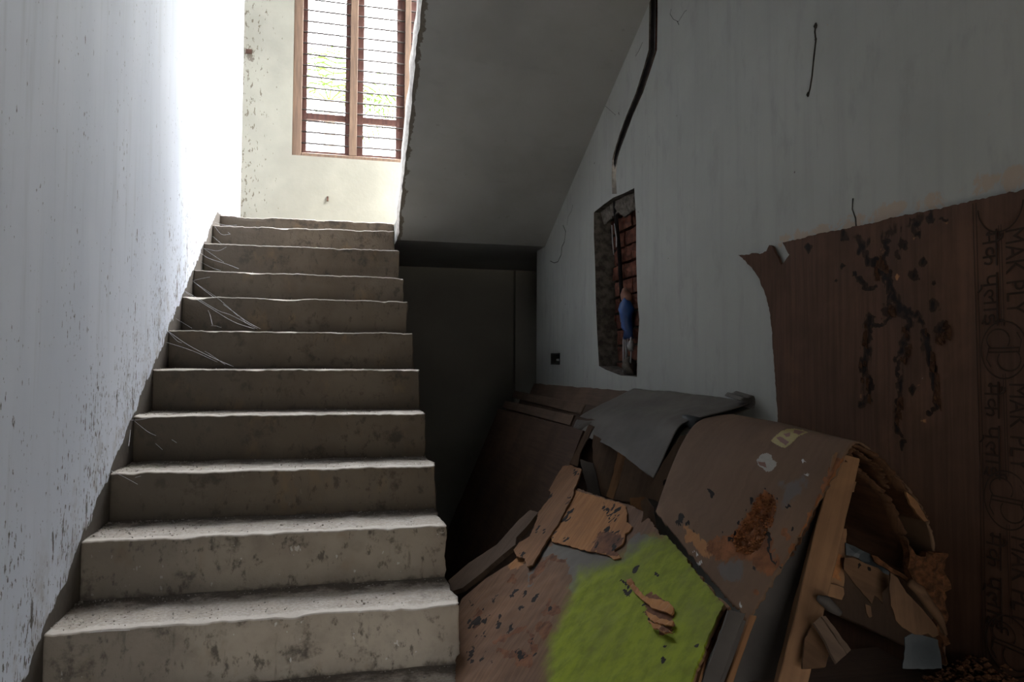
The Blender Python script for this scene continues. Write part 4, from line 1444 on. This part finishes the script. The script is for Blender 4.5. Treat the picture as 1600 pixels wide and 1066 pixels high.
ribbon('inner_ply', [(1326, 709), (1340, 730), (1352, 744), (1374, 764), (1392, 784), (1401, 805), (1413, 836), (1420, 858), (1424, 902)], -0.285, (0.02, .30, 0.01), .004, M['veneer_uv'], bs, .014, 1)
ribbon('inner_ply', [(1332, 702), (1352, 716), (1372, 733), (1389, 764)], -0.30, (0.01, .22, 0.01), .0035, M['veneer_uv'], bs, .02, 2)
ribbon('inner_ply', [(1337, 697), (1370, 714), (1396, 741), (1418, 771), (1434, 792), (1450, 816)], -0.305, (0.01, .28, 0.0), .005, M['veneer_uv'], bs, .010, 3)
ribbon('inner_ply', [(1328, 700), (1312, 733), (1295, 765), (1272, 800), (1250, 842), (1232, 868), (1200, 905)], -0.285, (0.02, .24, 0.01), .005, M['veneer_uv'], bs, .012, 4)
YFR = frame_from(aty(1450, 930, -0.315), (1, 0, 0), (-.1, -1, .1))
sheet('broken_end', [(1416, 845), (1437, 870), (1455, 862), (1479, 867), (1482, 906), (1480, 976), (1478, 1040), (1474, 1000), (1462, 965), (1440, 925), (1424, 903)], YFR, 0.02, M['crumble'], 0.008, bs, 0.006, None, lambda u, v, p: 0.022 * nz(u * 35, v * 35, 3) + .010 * nz(u * 90, v * 90, 6), 12)
sheet('broken_end', cpx([(905, 385), (935, 410), (960, 450), (985, 490), (970, 492), (945, 465), (920, 430)], *C8), frame_from(aty(1435, 795, -0.32), (1, 0, 0), (-.1, -1, .1)), 0.006, M['veneer_dull'], 0.008, bs, 0.003, None, None, 13)
# crumbs of eaten wood sitting in the hole
rg = random.Random(9)
V_, F_ = [], []
nt_ = topn.reshape(Gd.shape)
cand = np.argwhere(vis & (sd > 0.5))
for i in range(420):
    j_, i_ = cand[rg.randrange(len(cand))]
    q = topv.reshape(Gd.shape)[j_, i_] + nt_[j_, i_] * rg.uniform(-.001, .003)
    crumb((q[0] + rg.uniform(-.002, .002), q[1] + rg.uniform(-.002, .002), q[2]), rg.choice((.002, .003, .004, .005)), V_, F_)
M['crumb_orange'] = plain('orange_wood_crumbs', (0.25, 0.092, 0.032), (0.10, 0.036, 0.014), 0.95, 60, .5, .1)
oc_ = mesh_obj('eaten_wood', V_, F_, M['crumb_orange'], bs, False)
oc_['kind'] = 'stuff'
# paper label following the bend
C9 = (1140, 640, 5.923)
lab_y = cpx([(380, 295), (400, 265), (440, 230), (480, 195), (540, 178), (600, 175), (680, 190), (735, 212), (690, 228), (640, 250), (600, 290), (560, 330), (510, 360), (450, 340)], *C9)
lab_w = cpx([(245, 470), (275, 430), (300, 410), (350, 400), (390, 420), (400, 460), (440, 485), (430, 530), (390, 575), (340, 580), (310, 550), (260, 520)], *C9)
lab_red = maxof(patch(cpx([(430, 260), (470, 250), (550, 300), (520, 330), (470, 300)], *C9), 2), patch(cpx([(500, 225), (560, 215), (560, 250), (520, 255)], *C9), 2), patch(cpx([(600, 185), (700, 205), (640, 235), (590, 215)], *C9), 2), patch(cpx([(260, 480), (330, 490), (340, 540), (280, 520)], *C9), 3))
g = G('torn_paper_label')
gn = g.noise(g.co('UV'), 60, 5, 0.7)
c_ = g.mix(g.attr('lw'), g.mix(gn, (0.26, 0.20, 0.05), (0.18, 0.13, 0.035)), g.mix(gn, (0.28, 0.26, 0.22), (0.18, 0.155, 0.125)))
rr = g.math('ADD', g.attr('lr'), g.math('MULTIPLY', g.math('SUBTRACT', gn, 0.5), 0.9))
M['label'] = g.done(g.mix(g.step(rr, 0.4, 0.6), c_, (0.13, 0.05, 0.028)), 0.6, None, 0.3)
# a finer copy of the visible face so that the label has a clean outline
f0, f1 = 20, 100
t_ = np.linspace(0, 1, 400)
sub = Gd[:, f0:f1]
fine_u = np.array([[cr(sub[j], (f1 - f0 - 1) * i / 300) for i in range(301)] for j in range(Gd.shape[0])])
fine = np.array([[cr(fine_u[:, i], (Gd.shape[0] - 1) * j / 240) for i in range(301)] for j in range(241)]) if False else None
Nt = topn.reshape(Gd.shape)
for nm, poly, isw in (('paper_label', lab_y, 0.0), ('paper_label', lab_w, 1.0)):
    s2 = sdist(px_all, poly).reshape(Gd.shape[:2])
    jj, ii = np.where((s2 > -6) & (np.arange(Gd.shape[1])[None, :] < 82))
    ja, jb, ia, ib = jj.min(), jj.max(), ii.min(), ii.max()
    K = 4
    js = np.linspace(ja, jb, (jb - ja) * K + 1)
    is_ = np.linspace(ia, ib, (ib - ia) * K + 1)
    Pts = np.zeros((len(js), len(is_), 3))
    src = Gd + Nt * 0.0012
    for a, j in enumerate(js):
        j0_ = min(int(j), Gd.shape[0] - 2)
        fj = j - j0_
        i0_ = np.minimum(is_.astype(int), Gd.shape[1] - 2)
        fi = (is_ - i0_)[:, None]
        r0_ = src[j0_][i0_] * (1 - fi) + src[j0_][i0_ + 1] * fi
        r1_ = src[j0_ + 1][i0_] * (1 - fi) + src[j0_ + 1][i0_ + 1] * fi
        Pts[a] = r0_ * (1 - fj) + r1_ * fj
    flat = Pts.reshape(-1, 3)
    pp = proj(flat)
    sd2 = sdist(pp, poly) + np.array([1.3 * nz(q[0] * .5, q[1] * .5, 3) for q in pp])
    ins = (sd2 > 0).reshape(Pts.shape[:2])
    idx = np.arange(len(flat)).reshape(Pts.shape[:2])
    qd = [(idx[a, b], idx[a, b + 1], idx[a + 1, b + 1], idx[a + 1, b]) for a in range(ins.shape[0] - 1) for b in range(ins.shape[1] - 1) if ins[a, b] and ins[a, b + 1] and ins[a + 1, b] and ins[a + 1, b + 1]]
    used = sorted({i for q in qd for i in q})
    mp = {o_: n_ for n_, o_ in enumerate(used)}
    fl_ = flat[used]
    px_l = proj(fl_)
    lo = mesh_obj(nm, fl_, [tuple(mp[i] for i in q) for q in qd], M['label'], bs, True, attrs=dict(lw=np.full(len(fl_), isw), lr=lab_red(px_l)), uv=px_l / 400.0)
    lo['label'] = 'torn white paper scrap' if isw else 'faded yellow and red paper label'

# --- grey skin draped behind
rows = [
    [atx(1178, 628, 2.0), atx(1140, 640, 1.93), atx(1098, 651, 1.86), atx(1064, 664, 1.79), atx(1046, 694, 1.735), atx(1034, 722, 1.70), atx(1021, 748, 1.67)],
    [atx(1112, 619, 2.0), atx(1085, 630, 1.94), atx(1052, 642, 1.87), atx(1022, 658, 1.80), atx(1004, 690, 1.745), atx(994, 710, 1.71), atx(985, 723, 1.69)],
    [atx(1045, 612, 2.0), atx(1022, 624, 1.94), atx(990, 637, 1.88), atx(962, 651, 1.81), atx(950, 672, 1.76), atx(946, 685, 1.73), atx(943, 693, 1.715)],
    [atx(990, 607, 2.0), atx(965, 620, 1.94), atx(935, 634, 1.88), atx(912, 647, 1.82), atx(902, 655, 1.785), atx(897, 664, 1.76), atx(893, 676, 1.74)],
]
Gt = surf_grid(rows, 60, 70)
for j in range(Gt.shape[0]):
    for i in range(Gt.shape[1]):
        p = Gt[j, i]
        Gt[j, i, 2] += 0.004 * nz(p[0] * 9, p[1] * 5, 4) + 0.002 * nz(p[0] * 25, p[1] * 20, 7)
Ng = grid_normals(Gt)
ft = Ng[30, 30] @ (CAM - Gt[30, 30]) < 0
tp = empty('laminate_skin', (1.85, 1.0, 0.80), 'sagging dark grey laminate skin draped over the leaning sheets behind the bent sheet', 'laminate')
thick_grid('skin', Gt, 0.003, M['tarp'], tp, None, ft)
Ng = -Ng if ft else Ng
Gl = (Gt - Ng * 0.016)[:46] + np.array((0.004, 0.012, -0.004))
thick_grid('under_layer', Gl[:, :58], 0.003, M['tarp'], tp, None, ft)
# curled near end of the roll and the crumpled corner
ribbon('crumpled_corner', [(1158, 626), (1163, 621), (1170, 622), (1178, 619), (1180, 632), (1176, 640)], 0.49, (.0, .10, .012), .003, M['tarp'], tp, .004, 21)
lump('rolled_end', [atx(934, 662, 1.80), atx(914, 669, 1.765), atx(901, 680, 1.74), atx(897, 692, 1.73), atx(900, 702, 1.73)], [.012, .026, .030, .024, .008], M['tarp'], tp, 3, amp=.25)
rp_ = empty('cardboard_roll', tuple(atx(1098, 659, 1.84)), 'pale roll end showing under the front edge of the grey laminate skin', 'roll')
tube('core', [atx(1092, 663, 1.83), atx(1092, 663, 1.83) + np.array((0.06, .35, .0))], .022, M['film'], rp_, 12)
tube('core_hole', [atx(1092, 663, 1.83) + np.array((0, -.001, 0)), atx(1092, 663, 1.83) + np.array((0.001, .004, 0))], .014, M['darkmetal'], rp_, 12)

# --- boards and slats standing between the skins
CT = (860, 580, 4.444)


def facing(name, poly, x, th, mat, label, cat, w=(-.55, -.75, .25), jag=.002, seed=0, masks=None, group=None, uhint=(0.3, 0, 1)):
    c = np.mean(np.array(poly), 0)
    fr = frame_from(atx(c[0], c[1], x), uhint, w)
    o_ = sheet(name, poly, fr, th, mat, 0.012, None, jag, masks, lambda u, v, p: .0012 * nz(u * 20, v * 20, seed), seed)
    return tag(o_, label, cat, group)


facing('slat', cpx([(268, 368), (302, 385), (250, 480), (205, 570), (188, 662), (130, 640), (175, 560), (215, 470)], *CT), 1.66, .012, M['slat'], 'narrow slat slanting down from the curled end of the grey skin', 'slat', seed=41)
facing('slat', cpx([(300, 440), (480, 545), (440, 680), (395, 872), (340, 860), (298, 640), (290, 520)], *CT), 1.72, .010, M['slat'], 'wide brown board standing in shadow under the grey skin', 'board', seed=43)
facing('slat', cpx([(205, 610), (296, 640), (320, 740), (352, 872), (262, 845), (230, 720)], *CT), 1.67, .010, M['greyboard'], 'greyish slat tilted left of the dark gap above the orange veneer', 'slat', seed=42)
facing('slat', cpx([(468, 560), (522, 596), (480, 760), (436, 890), (388, 870), (430, 730)], *CT), 1.66, .016, M['timber'], 'dark upright batten between two boards under the grey skin', 'batten', seed=44)
facing('offcut', cpx([(522, 600), (600, 660), (705, 745), (780, 800), (700, 870), (640, 866), (620, 905), (520, 905), (440, 890), (480, 760)], *CT), 1.66, .010, M['slat'], 'dull grey brown board just above the veneer and below the tip of the grey skin', 'board', seed=45)
facing('offcut', cpx([(715, 760), (790, 620), (900, 450), (960, 440), (930, 560), (885, 730), (840, 830), (800, 960), (730, 900), (640, 870)], *CT), 1.66, .010, M['slat'], 'brown board wedged between the grey skin and the bent sheet', 'board', seed=46, masks=dict(hole=spots([(1040, 753, 5), (1036, 760, 4)])))
facing('curled_veneer', cpx([(550, 882), (610, 878), (668, 868), (676, 905), (660, 965), (600, 985), (556, 960)], *CT), 1.60, .004, M['veneer_dull'], 'small torn orange veneer scrap at the top of the stained sheet', 'veneer', seed=47, jag=.005)
facing('curled_veneer', cpx([(705, 445), (725, 432), (750, 470), (755, 545), (735, 560), (700, 548), (712, 500)], *C7), 1.55, .004, M['slat'], 'curled brown veneer piece at the tip of the green stain', 'veneer', seed=48, jag=.005)
facing('curled_veneer', cpx([(690, 560), (712, 548), (748, 562), (738, 590), (715, 608), (695, 595)], *C7), 1.53, .004, M['veneer_dull'], 'orange veneer chip lying where the grey wood meets the green stain', 'veneer', seed=49, jag=.005)

# --- timber and broken bits in the foreground
pt, pb = aty(1320, 716, -0.275), aty(1242, 1040, -0.36)
dr = (pb - pt) / np.linalg.norm(pb - pt)
pe = pb + dr * ((FLOOR + .01 - pb[2]) / dr[2])
tag(bar('timber_batten', pt, pe, 0.050, 0.028, (-.35, -1, .2), M['timber'], None, 3), 'long sawn batten standing in front of the arch of the bent sheet', 'batten')
o = sheet('grey_board', [(1262, 800), (1290, 790), (1284, 860), (1262, 940), (1232, 1060), (1110, 1070), (1130, 1000), (1150, 962), (1175, 965), (1210, 900)], frame_from(aty(1200, 960, -0.255), (1, 0, 0), (-.5, -.85, .15)), .012, M['greyboard'], .02, None, .002, None, None, 51)
tag(o, 'dark grey board standing behind the long batten under the corner of the bent sheet', 'board')
CB = (1200, 800, 4.44)


def front_bit(name, poly, y, th, mat, label, cat, w=(-.25, -.95, .2), jag=.002, seed=0, masks=None, disp=None, uhint=(0, 0, 1), parent=None, cxy=None, step=.009):
    c = np.mean(np.array(poly), 0) if cxy is None else cxy
    fr = frame_from(aty(c[0], c[1], y), uhint, w)
    o_ = sheet(name, poly, fr, th, mat, step, parent, jag, masks, disp or (lambda u, v, p: .001 * nz(u * 20, v * 20, seed)), seed)
    if parent is None:
        tag(o_, label, cat)
    return o_


front_bit('wood_block', cpx([(1060, 642), (1175, 670), (1150, 765), (1040, 755)], *C9), -0.26, .03, M['timber'], 'small wooden cleat sticking out behind the top of the long batten', 'wood block', seed=61)
oc = empty('drawer_offcut', tuple(aty(1305, 880, -.30)), 'short eaten board with a ledge fixed behind the middle of the long batten', 'board')
front_bit('panel', cpx([(430, 105), (545, 118), (540, 300), (525, 520), (380, 480)], *CB), -0.29, .012, M['timber'], '', '', seed=62, parent=oc, masks=dict(rot=maxof(patch(cpx([(400, 320), (440, 300), (500, 260), (515, 330), (500, 420), (515, 490), (440, 470), (390, 430)], *CB), 4)), hole=trail([cpx([(440, 460), (470, 480), (520, 510)], *CB), cpx([(500, 260), (495, 330)], *CB), cpx([(405, 340), (400, 380)], *CB)], 1.5)))
front_bit('ledge', cpx([(380, 478), (525, 528), (530, 570), (512, 612), (350, 565)], *CB), -0.31, .03, M['timber'], '', '', seed=63, parent=oc)
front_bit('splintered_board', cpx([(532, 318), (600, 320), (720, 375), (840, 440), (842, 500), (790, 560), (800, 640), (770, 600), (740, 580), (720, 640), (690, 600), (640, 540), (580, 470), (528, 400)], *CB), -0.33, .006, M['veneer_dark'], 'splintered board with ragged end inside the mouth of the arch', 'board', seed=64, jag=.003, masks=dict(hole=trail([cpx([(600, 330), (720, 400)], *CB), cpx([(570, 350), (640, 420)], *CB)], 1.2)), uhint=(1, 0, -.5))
front_bit('plastic_scrap', cpx([(540, 215), (600, 240), (700, 290), (760, 330), (850, 400), (840, 440), (720, 385), (620, 320), (540, 300)], *CB), -0.31, .003, M['film'], 'bluish plastic scrap tucked above the splintered board', 'plastic', seed=65, disp=lambda u, v, p: .012 * nz(u * 25, v * 25, 3))
front_bit('bark_strip', cpx([(720, 300), (760, 310), (880, 400), (960, 450), (1000, 480), (980, 500), (900, 440), (830, 400), (740, 345)], *CB), -0.335, .006, M['crumble'], 'ragged strip of eaten wood running across the mouth of the arch', 'wood strip', seed=66, jag=.004)


def curl(u, v, p):
    return -0.9 * ((p[0] - 1410) / 90.0) ** 2 * .05 + .003 * nz(u * 14, v * 14, 2)


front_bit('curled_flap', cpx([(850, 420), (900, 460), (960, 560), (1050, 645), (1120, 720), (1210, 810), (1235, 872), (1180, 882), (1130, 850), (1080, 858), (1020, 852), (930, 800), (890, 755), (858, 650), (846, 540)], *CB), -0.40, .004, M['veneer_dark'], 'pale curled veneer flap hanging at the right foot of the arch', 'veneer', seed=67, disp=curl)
fl0 = cpx([(980, 490), (1050, 545), (1120, 650), (1190, 740), (1232, 850)], *CB)
o = tube('rolled_veneer', [aty(x, y, -.385) for x, y in fl0], .010, M['veneer_dark'], None, 9, [.008, .011, .010, .008, .004])
tag(o, 'thin rolled veneer edge lying along the curled flap', 'veneer')
front_bit('plastic_sheet', cpx([(940, 870), (1000, 840), (1100, 865), (1180, 890), (1210, 1000), (1215, 1090), (940, 1090)], *CB), -0.37, .003, M['film'], 'pale bluish plastic sheet below the curled flap', 'plastic', seed=68, disp=lambda u, v, p: .010 * nz(u * 14, v * 14, 3))
for i, (pl, lab) in enumerate((([(318, 770), (362, 728), (470, 880), (545, 990), (475, 1052), (400, 900)], 'widest of three loose slats fanned beside the foot of the batten'),
                               ([(372, 725), (400, 722), (490, 840), (576, 958), (548, 985), (460, 850)], 'thin loose slat right of the widest fanned slat'),
                               ([(255, 880), (300, 795), (370, 880), (432, 950), (400, 1075), (240, 1085)], 'short pale board lying under the fanned slats'))):
    front_bit('loose_slat', cpx(pl, *CB), (-0.425, -0.415, -0.39)[i], .008, M['slat'] if i < 2 else M['veneer_dark'], lab, 'slat', w=(-.2, -.8, .55), seed=70 + i, uhint=(.5, 0, -.6))
front_bit('wood_chip', cpx([(676, 640), (712, 655), (722, 728), (700, 735), (684, 700)], *CB), -0.37, .006, M['veneer_dark'], 'small upright wood chip below the splintered board', 'wood chip', seed=75)
o = tube('rag_roll', [aty(x, y, -.37) for x, y in cpx([(350, 600), (400, 620), (450, 670), (498, 705)], *CB)], .01, M['greyboard'], None, 9, [.006, .011, .010, .006])
tag(o, 'dark rolled scrap above the fanned slats', 'rag')
# batten with a pale edge at the lower middle
q0, q1 = aty(1150, 958, -0.33), aty(1112, 1062, -0.37)
d1 = (q1 - q0) / np.linalg.norm(q1 - q0)
q2 = q1 + d1 * ((FLOOR + .01 - q1[2]) / d1[2])
tag(bar('edge_batten', q0, q2, .030, .02, (-.6, -1, .2), M['greyboard'], None, 8), 'dark batten standing under the corner of the bent sheet beside the green stain', 'batten')
tag(bar('pale_lath', q0 + np.array((.030, -.004, -.01)), q2 + np.array((.030, -.004, 0)), .012, .012, (-.3, -1, .2), M['veneer_dull'], None, 9), 'thin pale lath standing next to the dark batten below the bent sheet', 'lath')

# --- what the pile stands on: stacked boards, and crumbled wood on top of them
for i in range(6):
    zb_ = FLOOR + 0.004 + i * 0.115
    o = sheet('stacked_board', None, frame_from((0, 0, zb_ + .105), (1, 0, 0), (0, 0, 1)), .105, M['ply_lean'], .08, None, .004, None, None, 90 + i, uvpoly=[(1.62 + .02 * (i % 2), -.86 + .03 * (i % 3)), (2.0, -.86), (2.0, -.02), (1.62 + .015 * (i % 3), -.02)])
    tag(o, ['lowest', 'second', 'third', 'fourth', 'fifth', 'topmost'][i] + ' board bundle of the stack under the eaten wood by the printed sheet', 'boards', 'stack under the eaten wood')
rg = random.Random(21)
V_, F_ = [], []
for i in range(5000):
    y_ = rg.uniform(-.80, -.30)
    x_ = 2.0 - abs(rg.gauss(0, .13)) - .005
    if x_ < 1.64:
        continue
    hh = FLOOR + .70 + max(0, .125 * (1 - (2.0 - x_) / .3)) * (0.6 + 0.5 * nz(y_ * 7, 1)) * rg.random()
    crumb((x_, y_, hh), rg.choice((.003, .004, .005, .007, .009)), V_, F_, .6)
tag(mesh_obj('wood_crumble', V_, F_, M['crumble'], None, False), 'crumbled termite eaten wood heaped along the foot of the printed sheet', 'wood crumble', kind='stuff')
